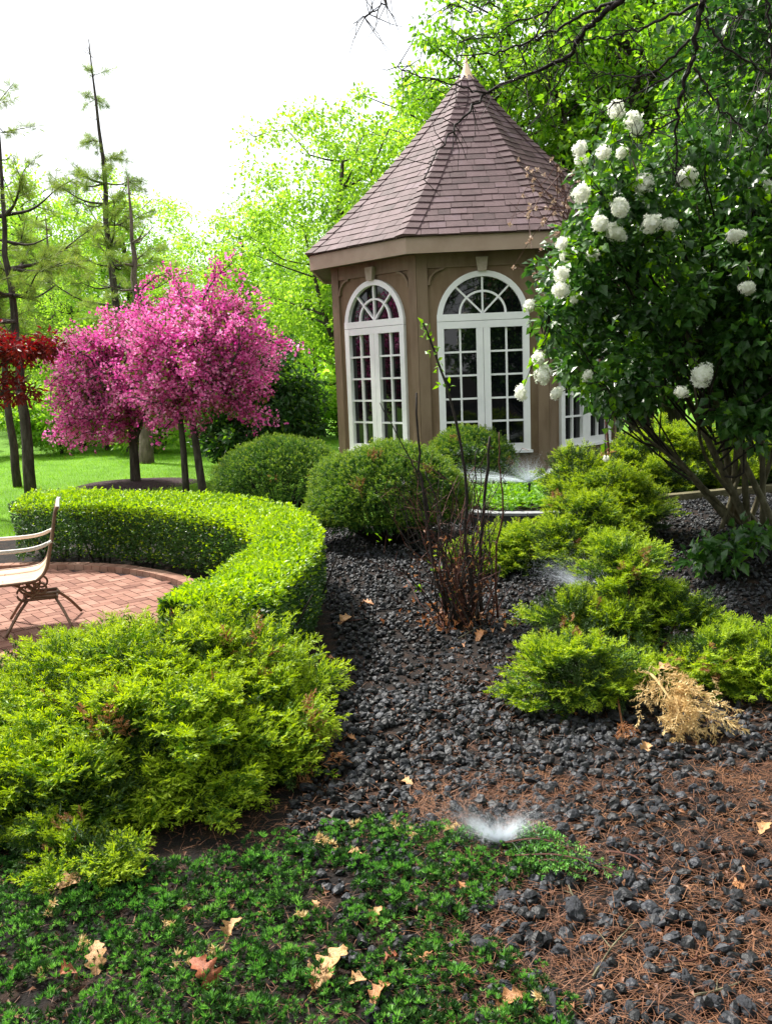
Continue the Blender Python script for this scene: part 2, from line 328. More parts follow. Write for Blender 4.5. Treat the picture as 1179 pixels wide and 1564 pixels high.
# patio: herringbone bricks inside a soldier course
PC = np.array([-3.6, 6.0]); PR = 2.25
mb = MB(); r = RNG(8); L, Wd = .2, .1; ca, sa = math.cos(math.radians(38)), math.sin(math.radians(38))
U = .085; rr = math.radians(38); R_ = [[math.cos(rr), -math.sin(rr), 0], [math.sin(rr), math.cos(rr), 0], [0, 0, 1]]
for a in range(-40, 41):
    for b in range(-40, 41):
        c = (a - b) % 4
        if c == 0: u0, v0, sx, sy = (a + 1) * U, (b + .5) * U, 2 * U, U
        elif c == 2: u0, v0, sx, sy = (a + .5) * U, b * U, U, 2 * U
        else: continue
        x = PC[0] + u0 * ca - v0 * sa; y = PC[1] + u0 * sa + v0 * ca
        if math.hypot(x - PC[0], y - PC[1]) > PR - .03: continue
        mb.box((x, y, .004 + r.uniform(-.002, .002)), (sx - .007, sy - .007, .05), R_)
th = np.linspace(0, 2 * math.pi, 73)[:-1]
mb.add(np.stack([PC[0] + (PR - .01) * np.cos(th), PC[1] + (PR - .01) * np.sin(th), 0 * th + .02], -1), [list(range(72))], 1)
tag(mb.build('patio', [m_brick, m_mulch]), 'round red brick patio laid in a herringbone', kind='structure')
mb = MB(); nb = 150
for k in range(nb):
    a = 2 * math.pi * k / nb; R_ = [[math.cos(a), -math.sin(a), 0], [math.sin(a), math.cos(a), 0], [0, 0, 1]]
    if 100 < math.degrees(a) % 360 < 128: continue
    mb.box((PC[0] + (PR + .06) * math.cos(a), PC[1] + (PR + .06) * math.sin(a), .03 + r.uniform(-.003, .003)), (.12, .089, .08), R_)
tag(mb.build('patio_edging', m_edge), 'raised brick edging round the patio', kind='structure')
pth = spline([(-4.35, 8.1), (-4.6, 9.0), (-5.1, 10.0), (-6.2, 11.3), (-8, 12.6)], 24); mb = MB()
tn = unit(np.gradient(pth, axis=0)); nn = np.stack([-tn[:, 1], tn[:, 0]], -1)
l = pth + nn * .5; rr_ = pth - nn * .5
V = np.concatenate([np.c_[l, np.full(24, .03)], np.c_[rr_, np.full(24, .03)]]); q = np.arange(23)
mb.add(V, np.stack([q + 24, q + 25, q + 1, q], -1))
tag(mb.build('path', m_conc), 'pale concrete path leaving the patio through the hedge gap', kind='structure')

# raised bed behind the edging wall
WL = spline([(.2, 13.2), (.42, 11.9), (.83, 9.98), (1.57, 9.47), (2.6, 9.57), (3.76, 9.97), (5.2, 10.4), (8, 11)], 60)
def bedz(x, y):
    return .16 - .05 * sst(10, 13, y) + .06 * sst(2.2, 4, x)
mb = MB(); rows = []
for k in range(14):
    f = k / 13; rows.append(np.c_[WL[:, 0] * (1 - .0 * f), WL[:, 1] * (1 - f) + 20.5 * f])
P = np.concatenate(rows); Z = bedz(P[:, 0], P[:, 1]); i = np.arange(13)[:, None] * 60 + np.arange(59)[None]
mb.add(np.c_[P, Z], np.stack([i, i + 1, i + 61, i + 60], -1).reshape(-1, 4))
tag(mb.build('raised_bed', m_soil, smooth=True), 'soil of the raised planting bed in front of the summerhouse', kind='structure')
mb = MB(); seg = WL[:33]; r = RNG(4)
root = thing('retaining_wall', 'low curved dark stone edging wall with pale cap below the summerhouse', 'wall', (seg[16][0], seg[16][1], 0))
capb = MB(); cum = np.r_[0, np.cumsum(np.linalg.norm(np.diff(seg, axis=0), axis=1))]; tot = cum[-1]; s0 = 0
while s0 < tot - .05:
    s1 = min(tot, s0 + .3); sm = (s0 + s1) / 2
    p = np.array([np.interp(sm, cum, seg[:, k]) for k in (0, 1)]); a_ = np.array([np.interp(s0, cum, seg[:, k]) for k in (0, 1)]); b_ = np.array([np.interp(s1, cum, seg[:, k]) for k in (0, 1)])
    t_ = unit(b_ - a_); R_ = [[t_[0], -t_[1], 0], [t_[1], t_[0], 0], [0, 0, 1]]
    mb.box((p[0], p[1], .055 + .02), (s1 - s0 - .004, .12, .15), R_)
    capb.box((p[0], p[1], .17 + r.uniform(-.002, .002)), (s1 - s0 - .003, .15, .03), R_); s0 = s1
mb.build('stone_face', m_wallstone, root); capb.build('cap', m_wallcap, root)
mb = MB(); seg = WL[33:]; root = thing('timber_edging', 'weathered mossy timber edging running behind the golden juniper and white-flowered shrub', 'edging', (seg[10][0], seg[10][1], .1))
for k in range(0, len(seg) - 3, 6):
    a_, b_ = seg[k], seg[min(k + 6, len(seg) - 1)]; p = (a_ + b_) / 2; t_ = unit(b_ - a_); R_ = [[t_[0], -t_[1], 0], [t_[1], t_[0], 0], [0, 0, 1]]
    q = MB(); q.box((p[0], p[1], .17), (np.linalg.norm(b_ - a_) - .006, .12, .22), R_); q.build('timber', m_timber, root)

# ------------------------------------------------------------------ the summerhouse
KS = .925; S = 2.0 * KS; GX, GY, TH = 1.710 * KS, 16.488 * KS, -.035
zz = lambda v: CZ + v * KS
ZS, ZA, ZB, ZFL, ZFT, ZAP = zz(.744), zz(1.499), zz(-1.301), zz(1.751), zz(1.991), zz(5.175)
WH = .715 * KS; OV = .383 * KS; AP = S / 2 * 2.41421; ZG = .02; T8 = math.tan(math.pi / 8)
def fr(k):
    a = TH + k * math.pi / 4; return np.array([math.sin(a), -math.cos(a), 0]), np.array([math.cos(a), math.sin(a), 0])
def fp(k, a, z, off=0.):
    n_, t_ = fr(k); a = np.asarray(a, float); z = np.asarray(z, float)
    return np.array([GX, GY, 0]) + n_ * (AP + off) + a[..., None] * t_ + z[..., None] * np.array([0, 0, 1.])
def fbox(mb, k, a0, a1, z0, z1, o0, o1, m=0):
    n_, t_ = fr(k); R_ = np.stack([t_, -n_, [0, 0, 1]], 1); c = np.array([GX, GY, 0]) + n_ * (AP + (o0 + o1) / 2) + t_ * (a0 + a1) / 2 + np.array([0, 0, (z0 + z1) / 2])
    mb.box(c, (a1 - a0, o1 - o0, z1 - z0), R_, m)
def prism(mb, k, outer, inner, o0, o1, m=0):   # strip between two polylines (a,z) thickened from o0 to o1
    A = np.asarray(outer); B = np.asarray(inner); n_ = len(A)
    V = np.concatenate([fp(k, A[:, 0], A[:, 1], o1), fp(k, B[:, 0], B[:, 1], o1), fp(k, A[:, 0], A[:, 1], o0), fp(k, B[:, 0], B[:, 1], o0)])
    q = np.arange(n_ - 1); Q = [np.stack([q, q + 1, n_ + q + 1, n_ + q], -1), np.stack([2 * n_ + q, 3 * n_ + q, 3 * n_ + q + 1, 2 * n_ + q + 1], -1),
        np.stack([q, 2 * n_ + q, 2 * n_ + q + 1, q + 1], -1), np.stack([n_ + q, n_ + q + 1, 3 * n_ + q + 1, 3 * n_ + q], -1)]
    mb.add(V, np.concatenate(Q), m)
    for e in (0, n_ - 1): mb.F.append((np.array([[e, n_ + e, 3 * n_ + e, 2 * n_ + e]]) + mb.n - 4 * n_, m))
gz = thing('summerhouse', 'octagonal brown summerhouse with tall white arched windows and a pointed shingle roof', 'summerhouse', (GX, GY, ZG))
ZC = ZS + .02; RH = ZA - ZC                    # arch centre and height
th = np.linspace(math.pi, 0, 25)
def arch(s, dz=0.): return np.stack([WH * s * np.cos(th), ZC + dz + (RH - WH * (1 - s)) * np.sin(th)], -1)
VIS = (-2, -1, 0, 1, 2)
for k in range(8):
    mb = MB(); hw = S / 2; o = -.03
    fbox(mb, k, -hw, -WH, ZG - .1, ZFL + .05, -.14, 0); fbox(mb, k, WH, hw, ZG - .1, ZFL + .05, -.14, 0)
    fbox(mb, k, -WH, WH, ZG - .1, ZB, -.14, 0)
    A = arch(1.0); top = np.stack([A[:, 0], np.full(25, ZFL + .05)], -1)
    prism(mb, k, top, A, -.14, 0)
    mb.build('wall', m_wall, gz)
    # pilaster boards beside the corner
    for sgn in (-1, 1):
        mb = MB(); a0, a1 = sorted((sgn * (hw + .012), sgn * (hw - .145))); fbox(mb, k, a0, a1, ZG - .1, ZFL + .03, .002, .04); mb.build('corner_board', m_trim, gz)
    mb = MB(); fbox(mb, k, -hw + .147, hw - .147, ZFL - .17, ZFL + .03, .002, .03); mb.build('frieze', m_trim, gz)
    # window
    fm = MB(); e = .095
    fbox(fm, k, -WH, -WH + e, ZB, ZS - .004, -.05, .05); fbox(fm, k, WH - e, WH, ZB, ZS - .004, -.05, .05)
    fbox(fm, k, -WH + e, WH - e, ZB, ZB + .1, -.05, .046)
    fbox(fm, k, -.1, -.003, ZB + .1, ZS - .104, -.05, .043); fbox(fm, k, .003, .1, ZB + .1, ZS - .104, -.05, .043)
    fbox(fm, k, -WH + e, WH - e, ZS - .104, ZS - .004, -.05, .046)
    fbox(fm, k, -WH, WH, ZS + .002, ZS + .1, -.05, .05)
    Ao = arch(1.0); Ai = arch(1 - .08 / WH); sel = Ao[:, 1] > ZS + .02
    prism(fm, k, Ao, Ai, -.05, .048)
    fbox(fm, k, -WH - .03, WH + .03, ZB - .04, ZB - .002, .002, .07)
    wf = fm.build('window', m_white, gz)
    if k in (-2 % 8, 7, 0, 1, 2, 6):
        mm = MB(); z0, z1 = ZB + .1, ZS - .104
        for sg in (-1, 1):
            c = sg * (.1 + (WH - e - .1) / 2); fbox(mm, k, c - .014, c + .014, z0, z1, -.03, .018)
            a0, a1 = sorted((sg * .1, sg * (WH - e)))
            for q in range(1, 5):
                zq = z0 + (z1 - z0) * q / 5; fbox(mm, k, a0, a1, zq - .014, zq + .014, -.032, .016)
        zc = ZS + .1; th2 = np.linspace(math.pi, 0, 21); ra, rz_ = .345, .33
        prism(mm, k, np.stack([ra * np.cos(th2), zc + rz_ * np.sin(th2)], -1), np.stack([(ra - .03) * np.cos(th2), zc + (rz_ - .03) * np.sin(th2)], -1), -.03, .018)
        for ang in (45, 90, 135):
            ca, sa = math.cos(math.radians(ang)), math.sin(math.radians(ang)); Lr = RH - .14 if ang == 90 else .545
            pr = np.array([-sa, ca]) * .013; p0 = np.array([0, zc]); p1 = np.array([ca * Lr, zc + sa * Lr * (1 if ang != 90 else 1)])
            prism(mm, k, np.array([p0 + pr, p1 + pr]), np.array([p0 - pr, p1 - pr]), -.034, .02)
        mm.build('muntin', m_white, wf)
    gm = MB(); A = arch(.97); pts = np.concatenate([[[-WH + .02, ZB + .03]], [[-WH + .02, ZC]], A, [[WH - .02, ZC]], [[WH - .02, ZB + .03]]])
    gm.add(fp(k, pts[:, 0], pts[:, 1], -.02), [list(range(len(pts)))]); gm.build('pane', m_glass, wf)
    # keystone
    km = MB(); prism(km, k, np.array([[-.085, ZFL - .05], [.085, ZFL - .05]]), np.array([[-.06, ZA - .01], [.06, ZA - .01]]), .032, .1)
    km.build('keystone', m_key, gz)
    if k in (7, 0, 1):
        for sg in (-1, 1):
            bm_ = MB(); aa = np.linspace(0, math.pi / 2, 9); a_in = hw - .147; Rb = .24
            o_ = np.stack([sg * (a_in - Rb + Rb * np.cos(aa)), ZFL - .17 - Rb + Rb * np.sin(aa)], -1)
            i_ = np.stack([sg * (a_in - Rb + (Rb - .03) * np.cos(aa)), ZFL - .17 - Rb + (Rb - .03) * np.sin(aa)], -1)
            o_[:, 0] = sg * (a_in - Rb * (1 - np.cos(aa)) * 1.0); 
            prism(bm_, k, o_, np.stack([o_[:, 0] - sg * .03 * np.cos(aa), o_[:, 1] - .03 * np.sin(aa)], -1), .003, .045)
            bm_.build('bracket', m_trim, gz)
# dark interior floor and core so that nothing shines through
mb = MB(); ang = TH - math.pi / 2 + math.pi / 8 + np.arange(8) * math.pi / 4
mb.add(np.stack([GX + (AP - .1) * 1.0824 * np.cos(ang), GY + (AP - .1) * 1.0824 * np.sin(ang), 0 * ang + ZB - .1], -1), [list(range(8))]); mb.build('floor_deck', m_soffit, gz)
# fascia, soffit
mb = MB()
for k in range(8):
    n_, t_ = fr(k); hw = (AP + OV) * T8
    for (z0, z1, o) in ((ZFL, ZFT, OV),):
        hi = (AP + o - .03) * T8
        V = np.concatenate([fp(k, np.array([-hw, hw]), np.array([z0, z0]), o), fp(k, np.array([hw, -hw]), np.array([z1, z1]), o), fp(k, np.array([-hi, hi]), np.array([z0, z0]), o - .03), fp(k, np.array([hi, -hi]), np.array([z1, z1]), o - .03)])
        mb.add(V, [[0, 1, 2, 3], [5, 4, 7, 6], [0, 4, 5, 1], [3, 2, 6, 7]])
mb.build('fascia', m_fascia, gz)
mb = MB()
for k in range(8):
    hi = (AP + OV - .03) * T8; h0 = (AP + .045) * T8
    mb.add(np.concatenate([fp(k, np.array([-hi, hi]), np.array([ZFL + .03] * 2), OV - .03), fp(k, np.array([h0, -h0]), np.array([ZFL + .03] * 2), .045)]), [[0, 1, 2, 3]])
mb.build('soffit', m_soffit, gz)
# roof with shingle courses and hip caps
rf = MB(); r = RNG(21); RE = AP + OV + .045; NC = 27
def rap(s): return RE * (1 - s) - .17 * 4 * s * (1 - s) * (1 - .2 * s)
ss = np.linspace(0, .955, NC + 1); zr = lambda s: ZFT + .01 + (ZAP - ZFT) * s
def rp(k, a, s, lift=0.):
    n_, t_ = fr(k); rr = rap(s)
    e = 1e-3; dn = unit(np.array([-(zr(s + e) - zr(s - e)), rap(s + e) - rap(s - e)])); nr, nzv = -dn[0] * 1, -dn[1]
    nr, nzv = abs(nr), abs(nzv)
    return np.array([GX, GY, 0]) + n_ * (rr + nr * lift) + t_ * a + np.array([0, 0, zr(s) + nzv * lift])
for k in range(8):
    for c in range(NC):
        s0, s1 = ss[c], ss[c + 1] + (ss[1] * .15 if c < NC - 1 else 0); h0, h1 = rap(s0) * T8, rap(s1) * T8
        off = r.uniform(0, .3); edges = [-h0]; x = -h0 + off
        while x < h0 - .05:
            if x > -h0 + .05: edges.append(x)
            x += r.choice([.17, .24, .3, .3])
        edges.append(h0)
        for a, b in zip(edges[:-1], edges[1:]):
            cl = lambda v: max(-h1, min(h1, v)); g = .003
            lf = .011 + r.uniform(0, .007); dr = r.uniform(-.002, .002)
            p = [rp(k, a + g, s0 + dr, lf), rp(k, b - g, s0 + dr, lf), rp(k, cl(b - g), s1, .004), rp(k, cl(a + g), s1, .004), rp(k, a + g, s0 + dr, -.004), rp(k, b - g, s0 + dr, -.004)]
            rf.add(p, [[0, 1, 2, 3], [4, 5, 1, 0]])
roof = rf.build('roof', m_shingle, gz)
hc = MB(); 
for k in range(8):
    for c in range(NC):
        s0, s1 = ss[c], ss[c + 1] + ss[1] * .2
        s1 = min(s1, .96); w0 = min(.16, rap(s0) * T8 * .9); w1 = min(.16, rap(s1) * T8 * .9); l0, l1 = .04, .02; jit = r.uniform(-.002, .002)
        h0, h1 = rap(s0) * T8, rap(s1) * T8
        P_ = [rp(k, h0 - w0, s0, l0 - .012), rp(k, h0, s0, l0 + .004), rp(k + 1, -h0 + w0, s0, l0 - .012), rp(k, h1 - w1, s1, l1 - .01), rp(k, h1, s1, l1 + .004), rp(k + 1, -h1 + w1, s1, l1 - .01),
              rp(k, h0 - w0, s0, 0), rp(k, h0, s0, 0), rp(k + 1, -h0 + w0, s0, 0)]
        hc.add(np.array(P_) + jit, [[0, 1, 4, 3], [1, 2, 5, 4], [6, 7, 1, 0], [7, 8, 2, 1]])
hc.build('hip_cap', m_shingle, roof)
ub = MB()                                         # closed deck under the shingles
for k in range(8):
    st = np.linspace(0, .955, 12)
    for a, b in zip(st[:-1], st[1:]):
        ub.add([rp(k, -rap(a) * T8, a, -.01), rp(k, rap(a) * T8, a, -.01), rp(k, rap(b) * T8, b, -.01), rp(k, -rap(b) * T8, b, -.01)], [[0, 1, 2, 3]])
ub.build('roof_deck', m_soffit, roof)
fb = MB(); zb_ = zr(.945); prof = [(.155, -.05), (.15, 0), (.12, .02), (.09, .09), (.05, .2), (.02, .29), (.012, .36), (.0, .38)]
th_ = np.linspace(0, 2 * math.pi, 17)[:-1]
V = np.array([[GX + a * math.cos(t), GY + a * math.sin(t), zb_ + b] for a, b in prof for t in th_]); i = np.arange(len(prof) - 1)[:, None] * 16; j = np.arange(16)[None]
fb.add(V, np.stack([i + j, i + (j + 1) % 16, i + 16 + (j + 1) % 16, i + 16 + j], -1).reshape(-1, 4)); fb.build('finial', m_copper, gz, smooth=True)

# ------------------------------------------------------------------ round boxwood hedge
def hedge(name, label, inner, outer, top, n, seed, endcap=True):
    r = RNG(seed); K = 120
    I = spline(inner, K); O = spline(outer, K); base = ((I + O) / 2)[K // 2]
    root = thing(name, label, 'hedge', (base[0], base[1], 0), None)
    ln = np.linalg.norm(np.diff((I + O) / 2, axis=0), axis=1); cum = np.r_[0, np.cumsum(ln)] / ln.sum()
    def at(P, u): return np.stack([np.interp(u, cum, P[:, k]) for k in (0, 1)], -1)
    def put(n, lo, hi, side):
        u = r.uniform(-.004, 1.004, n); i_, o_ = at(I, u), at(O, u)
        return u, i_, o_
    mt, ms, mo = MB(), MB(), MB(); T = T_leaf(.6, .12, .1)
    # top
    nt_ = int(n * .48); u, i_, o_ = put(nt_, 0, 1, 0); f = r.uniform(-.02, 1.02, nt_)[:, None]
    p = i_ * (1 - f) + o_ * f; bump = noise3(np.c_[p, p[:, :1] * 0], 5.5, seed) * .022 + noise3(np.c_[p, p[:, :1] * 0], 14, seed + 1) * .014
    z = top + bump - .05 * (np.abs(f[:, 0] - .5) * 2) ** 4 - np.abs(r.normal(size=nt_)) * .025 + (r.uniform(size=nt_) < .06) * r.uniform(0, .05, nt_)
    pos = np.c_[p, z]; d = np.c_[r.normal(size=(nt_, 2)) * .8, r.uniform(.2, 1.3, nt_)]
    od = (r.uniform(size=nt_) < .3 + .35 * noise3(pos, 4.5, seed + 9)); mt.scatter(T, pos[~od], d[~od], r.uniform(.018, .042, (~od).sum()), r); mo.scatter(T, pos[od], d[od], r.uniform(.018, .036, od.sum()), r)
    for q in range(int(n / 260)):                      # stray shoots
        k = r.integers(0, nt_); m = 7; t = np.linspace(.1, 1, m)[:, None]; dd = unit(np.r_[r.normal(size=2) * .35, 1.]); L_ = r.uniform(.03, .085)
        mt.scatter(T, pos[k] + dd * t * L_, dd + r.normal(size=(m, 3)) * .7, r.uniform(.018, .03, m), r)
    # sides
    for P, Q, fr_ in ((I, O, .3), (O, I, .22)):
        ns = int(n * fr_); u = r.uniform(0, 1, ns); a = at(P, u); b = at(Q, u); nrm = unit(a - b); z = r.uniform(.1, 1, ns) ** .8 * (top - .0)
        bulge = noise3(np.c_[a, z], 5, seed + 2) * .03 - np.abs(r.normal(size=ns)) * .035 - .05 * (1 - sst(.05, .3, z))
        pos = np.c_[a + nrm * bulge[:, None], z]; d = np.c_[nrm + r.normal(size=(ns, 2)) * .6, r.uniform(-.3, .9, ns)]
        bright = r.uniform(size=ns) < (.10 + .75 * sst(top - .2, top, z))  # new growth crowds the top edge; the rest takes the shade-toned old leaf
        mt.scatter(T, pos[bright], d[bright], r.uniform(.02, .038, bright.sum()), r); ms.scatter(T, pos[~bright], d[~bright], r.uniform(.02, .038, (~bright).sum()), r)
    for e in (0, K - 1):
        ns = int(n * .03); f = r.uniform(0, 1, ns)[:, None]; p = I[e] * (1 - f) + O[e] * f; z = r.uniform(.08, top, ns); t_ = unit(I[min(e + 1, K - 1)] - I[max(e - 1, 0)]) * (-1 if e == 0 else 1)
        pos = np.c_[p + t_ * (noise3(np.c_[p, z], 6, seed)[:, None] * .03), z]; d = np.c_[np.tile(t_, (ns, 1)) + r.normal(size=(ns, 2)) * .6, r.uniform(-.2, .9, ns)]
        ms.scatter(T, pos, d, r.uniform(.02, .038, ns), r)
    # inner mass
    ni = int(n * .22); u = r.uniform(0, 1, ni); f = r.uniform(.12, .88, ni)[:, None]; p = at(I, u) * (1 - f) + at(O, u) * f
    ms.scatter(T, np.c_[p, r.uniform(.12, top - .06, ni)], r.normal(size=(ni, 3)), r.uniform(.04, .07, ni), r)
    mt.build('new_growth', m_boxnew, root); ms.build('foliage', m_boxoldshade, root); mo.build('older_leaves', m_box, root)
    st = MB()
    for q in range(90):
        u = r.uniform(0, 1); f = r.uniform(.25, .75); p = at(I, np.array([u]))[0] * (1 - f) + at(O, np.array([u]))[0] * f
        e = p + r.normal(size=2) * .12; st.tube([np.r_[p, -.02], np.r_[(p + e) / 2, .22], np.r_[e, top - .12]], [.012, .009, .004], 5)
    st.build('stems', m_dark_twig, root)
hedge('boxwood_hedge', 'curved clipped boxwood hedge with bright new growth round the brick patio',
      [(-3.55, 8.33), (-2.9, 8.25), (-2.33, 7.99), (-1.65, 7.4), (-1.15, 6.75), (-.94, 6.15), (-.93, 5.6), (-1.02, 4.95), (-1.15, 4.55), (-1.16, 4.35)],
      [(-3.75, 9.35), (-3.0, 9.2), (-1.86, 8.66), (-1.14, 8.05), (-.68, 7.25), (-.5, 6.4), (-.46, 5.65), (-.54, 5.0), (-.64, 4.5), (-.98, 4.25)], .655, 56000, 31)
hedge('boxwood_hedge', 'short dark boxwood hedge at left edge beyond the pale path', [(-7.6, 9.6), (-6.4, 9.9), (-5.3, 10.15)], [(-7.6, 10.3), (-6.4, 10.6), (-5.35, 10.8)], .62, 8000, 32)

# ------------------------------------------------------------------ conifers: yew domes, junipers
def cover(mb, Ts, pos, d, sc, r, msel=None):
    k = len(Ts); idx = r.integers(0, k, len(pos))
    for q in range(k):
        s_ = idx == q; mb.scatter(Ts[q], pos[s_], d[s_], sc[s_], r, nrm=np.c_[r.normal(size=(s_.sum(), 2)) * .45, np.ones(s_.sum())])
def dome(rad, h, n, r, lump, seed, lo=.28):
    """points and normals on a lumpy dome, z from lo*h to h"""
    v = unit(r.normal(size=(n * 3, 3))); v = v[v[:, 2] > -.25][:n]
    f = 1 + lump * noise3(v, 3.2, seed) + lump * 1.1 * noise3(v, 8.5, seed + 5)
    p = v * f[:, None] * np.array([rad[0], rad[1], 1]); zc = lo * h; hh = h - zc
    z = zc + np.where(v[:, 2] > 0, v[:, 2] * hh * f, v[:, 2] * zc * .9)
    return np.c_[p[:, :2], z], unit(v * np.array([1 / rad[0], 1 / rad[1], 1 / hh]))
def yew(label, c, rad, h, n, seed, lo=.35):
    r = RNG(seed); root = thing('yew_shrub', label, 'shrub', c, 'clipped dome yews in front of the summerhouse'); c = np.array(c)
    Ts = [T_frond(r, 7, 2, .8, .03, .55, .6, .045, .5) for _ in range(4)]
    p, nn = dome(rad, h, n, r, .07, seed, lo); p = p - nn * np.abs(r.normal(size=len(p)))[:, None] * .035
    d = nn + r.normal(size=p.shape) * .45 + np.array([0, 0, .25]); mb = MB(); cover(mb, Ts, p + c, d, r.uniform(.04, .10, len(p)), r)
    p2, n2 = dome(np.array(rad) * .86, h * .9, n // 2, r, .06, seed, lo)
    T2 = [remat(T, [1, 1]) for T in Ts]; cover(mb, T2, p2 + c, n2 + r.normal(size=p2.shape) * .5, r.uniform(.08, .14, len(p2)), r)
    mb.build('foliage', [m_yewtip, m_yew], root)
    # needles browned in patches
    bm = MB(); ns = n // 60; a = r.integers(0, len(p), 5); 
    for q in a:
        s_ = np.linalg.norm(p - p[q], axis=1) < .07; bm.scatter(Ts[0], p[s_][:26] + c + nn[s_][:26] * .02, d[s_][:26], .06, r)
    bm.build('dead_patches', [m_deadleaf, m_deadleaf], root)
    st = MB()
    for q in range(60):
        a = r.uniform(0, 6.28); rr = r.uniform(.5, .92); e = np.array([rad[0] * rr * math.cos(a), rad[1] * rr * math.sin(a), h * r.uniform(.35, .75)])
        b = np.array([e[0] * .18, e[1] * .18, -.03]); m_ = (b + e) / 2 + np.array([e[0] * .1, e[1] * .1, -.05]); st.tube(np.array([b, m_, e]) + c, [.016, .011, .005], 5)
    st.build('stems', m_dark_twig, root); return root
yew('rounded yew shrub nearest the hedge, left of the other two', (-1.36, 11.6, 0), (.86, .75), .93, 4200, 41)
yew('largest rounded yew shrub in the middle, bare and twiggy underneath', (.03, 9.05, 0), (.80, .72), 1.02, 7600, 42, .36)
yew('smaller rounded yew shrub standing against the summerhouse wall', (1.16, 12.05, .1), (.62, .55), .86, 3000, 43)

def juniper(name, label, base, lobes, dens, seed, fs=(.10, .17), mats=None, Ts=None, flatup=.35, inner=.55, stems=50, group=None, kcl=(.09, .17)):
    """lobes: (centre, radii) ellipsoids carrying clumps of feathery sprays that reach outwards and droop at the tip"""
    r = RNG(seed); root = thing(name, label, 'shrub', base, group); base = np.array(base)
    Ts = Ts or [T_frond(r, 12, 6, tip=t_) for t_ in (.45, .55, .6, .65, .7, .8)]; mb = MB(); mats = mats or [m_junt, m_jung, m_jund]
    for (c, rad) in lobes:
        c = np.array(c, float); rad = np.array(rad, float); area = 4 * rad.mean() ** 2 * 3.14 * .7
        ncl = int(area * dens / 24) + 3
        v = unit(r.normal(size=(ncl * 3, 3)) + np.array([0, 0, .15])); v = v[v[:, 2] > -.35][:ncl]
        f = r.uniform(.66, 1.1, len(v)) + .24 * noise3(v + c, 4, seed)
        cc = c + v * rad * f[:, None]; out = unit(v / rad)
        for q in range(len(cc)):
            if cc[q, 2] < .03: continue
            m = 24; kr = r.uniform(*kcl); az = unit(out[q] * np.array([1, 1, .35]) + r.normal(size=3) * .25)
            lp = unit(r.normal(size=(m, 3))) * r.uniform(.15, 1, (m, 1)) * kr * np.array([1.15, 1.15, .5])
            p = cc[q] + lp; dd = unit(az + unit(lp) * .7 + np.array([0, 0, flatup]) + r.normal(size=(m, 3)) * .25)
            sc = r.uniform(*fs, m); k = r.integers(0, len(Ts), m)
            for t in range(len(Ts)):
                s_ = k == t; ns = s_.sum()
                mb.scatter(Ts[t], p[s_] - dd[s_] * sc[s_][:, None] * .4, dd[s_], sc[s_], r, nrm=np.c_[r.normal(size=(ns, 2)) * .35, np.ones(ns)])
        for q in r.integers(0, len(cc), max(1, len(cc) // 14)):          # a few browned sprays
            m = 7; p = cc[q] + r.normal(size=(m, 3)) * .05; dd = out[q] + r.normal(size=(m, 3)) * .5; mb.scatter(remat(Ts[1], [3, 3]), p, dd, r.uniform(fs[0], fs[1], m) * .8, r)
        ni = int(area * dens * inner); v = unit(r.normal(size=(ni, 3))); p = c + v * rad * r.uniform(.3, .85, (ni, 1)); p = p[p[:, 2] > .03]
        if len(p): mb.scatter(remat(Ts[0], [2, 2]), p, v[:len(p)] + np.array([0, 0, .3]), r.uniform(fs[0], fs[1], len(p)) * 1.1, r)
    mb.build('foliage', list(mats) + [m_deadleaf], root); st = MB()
    for q in range(stems):
        c, rad = lobes[r.integers(0, len(lobes))]; e = np.array(c) + unit(r.normal(size=3)) * np.array(rad) * .75; e[2] = max(e[2], .06)
        b = base + np.array([r.normal() * .003, r.normal() * .003, -.02]); m_ = b * .45 + e * .55 + np.array([0, 0, -.08 * np.linalg.norm(e - b)]); m_[2] = max(m_[2], .03)
        st.tube(spline([b, m_, e], 7), np.linspace(.014, .004, 7), 5)
    st.build('branches', m_redtwig, root); return root
juniper('golden_juniper', 'large spreading golden juniper filling the left foreground beside the hedge', (-1.15, 4.0, 0),
        [((-1.05, 4.08, .24), (.62, .5, .36)), ((-.88, 4.3, .22), (.36, .33, .27)), ((-1.45, 4.05, .2), (.5, .45, .3)), ((-1.9, 4.1, .12), (.55, .5, .28)), ((-1.15, 3.6, .14), (.5, .4, .34)), ((-.76, 3.9, .14), (.33, .38, .28)), ((-1.9, 3.6, .1), (.6, .5, .3)), ((-2.5, 4.2, .09), (.6, .5, .23)),  ((-.86, 3.52, .07), (.28, .26, .2)), ((-.58, 3.74, .07), (.22, .2, .16)), ((-1.35, 3.3, .08), (.35, .25, .22))], 800, 51)
juniper('golden_juniper', 'golden juniper with a dead straw-coloured branch, at right beside the black gravel', (1.3, 4.6, 0),
        [((1.44, 5.2, .30), (.26, .25, .36)), ((1.12, 5.05, .26), (.26, .2, .12)), ((1.3, 4.95, .2), (.2, .2, .16)), ((.96, 4.35, .15), (.29, .26, .2)), ((1.3, 4.55, .1), (.22, .2, .12)), ((1.78, 4.6, .1), (.28, .26, .18)), ((1.72, 5.05, .2), (.2, .2, .18)), ((2.12, 4.5, .11), (.34, .26, .19))], 860, 52, (.08, .14), kcl=(.07, .13))
jr = bpy.data.objects['golden_juniper.001']
r = RNG(53); mb = MB(); Td = [T_frond(r, 11, 4, .6, wid=.028) for _ in range(3)]
bp = spline([(1.3, 4.5, .1), (1.28, 4.2, .22), (1.31, 4.0, .17), (1.36, 3.88, .08)], 12); mb.tube(bp, np.linspace(.009, .004, 12), 5)
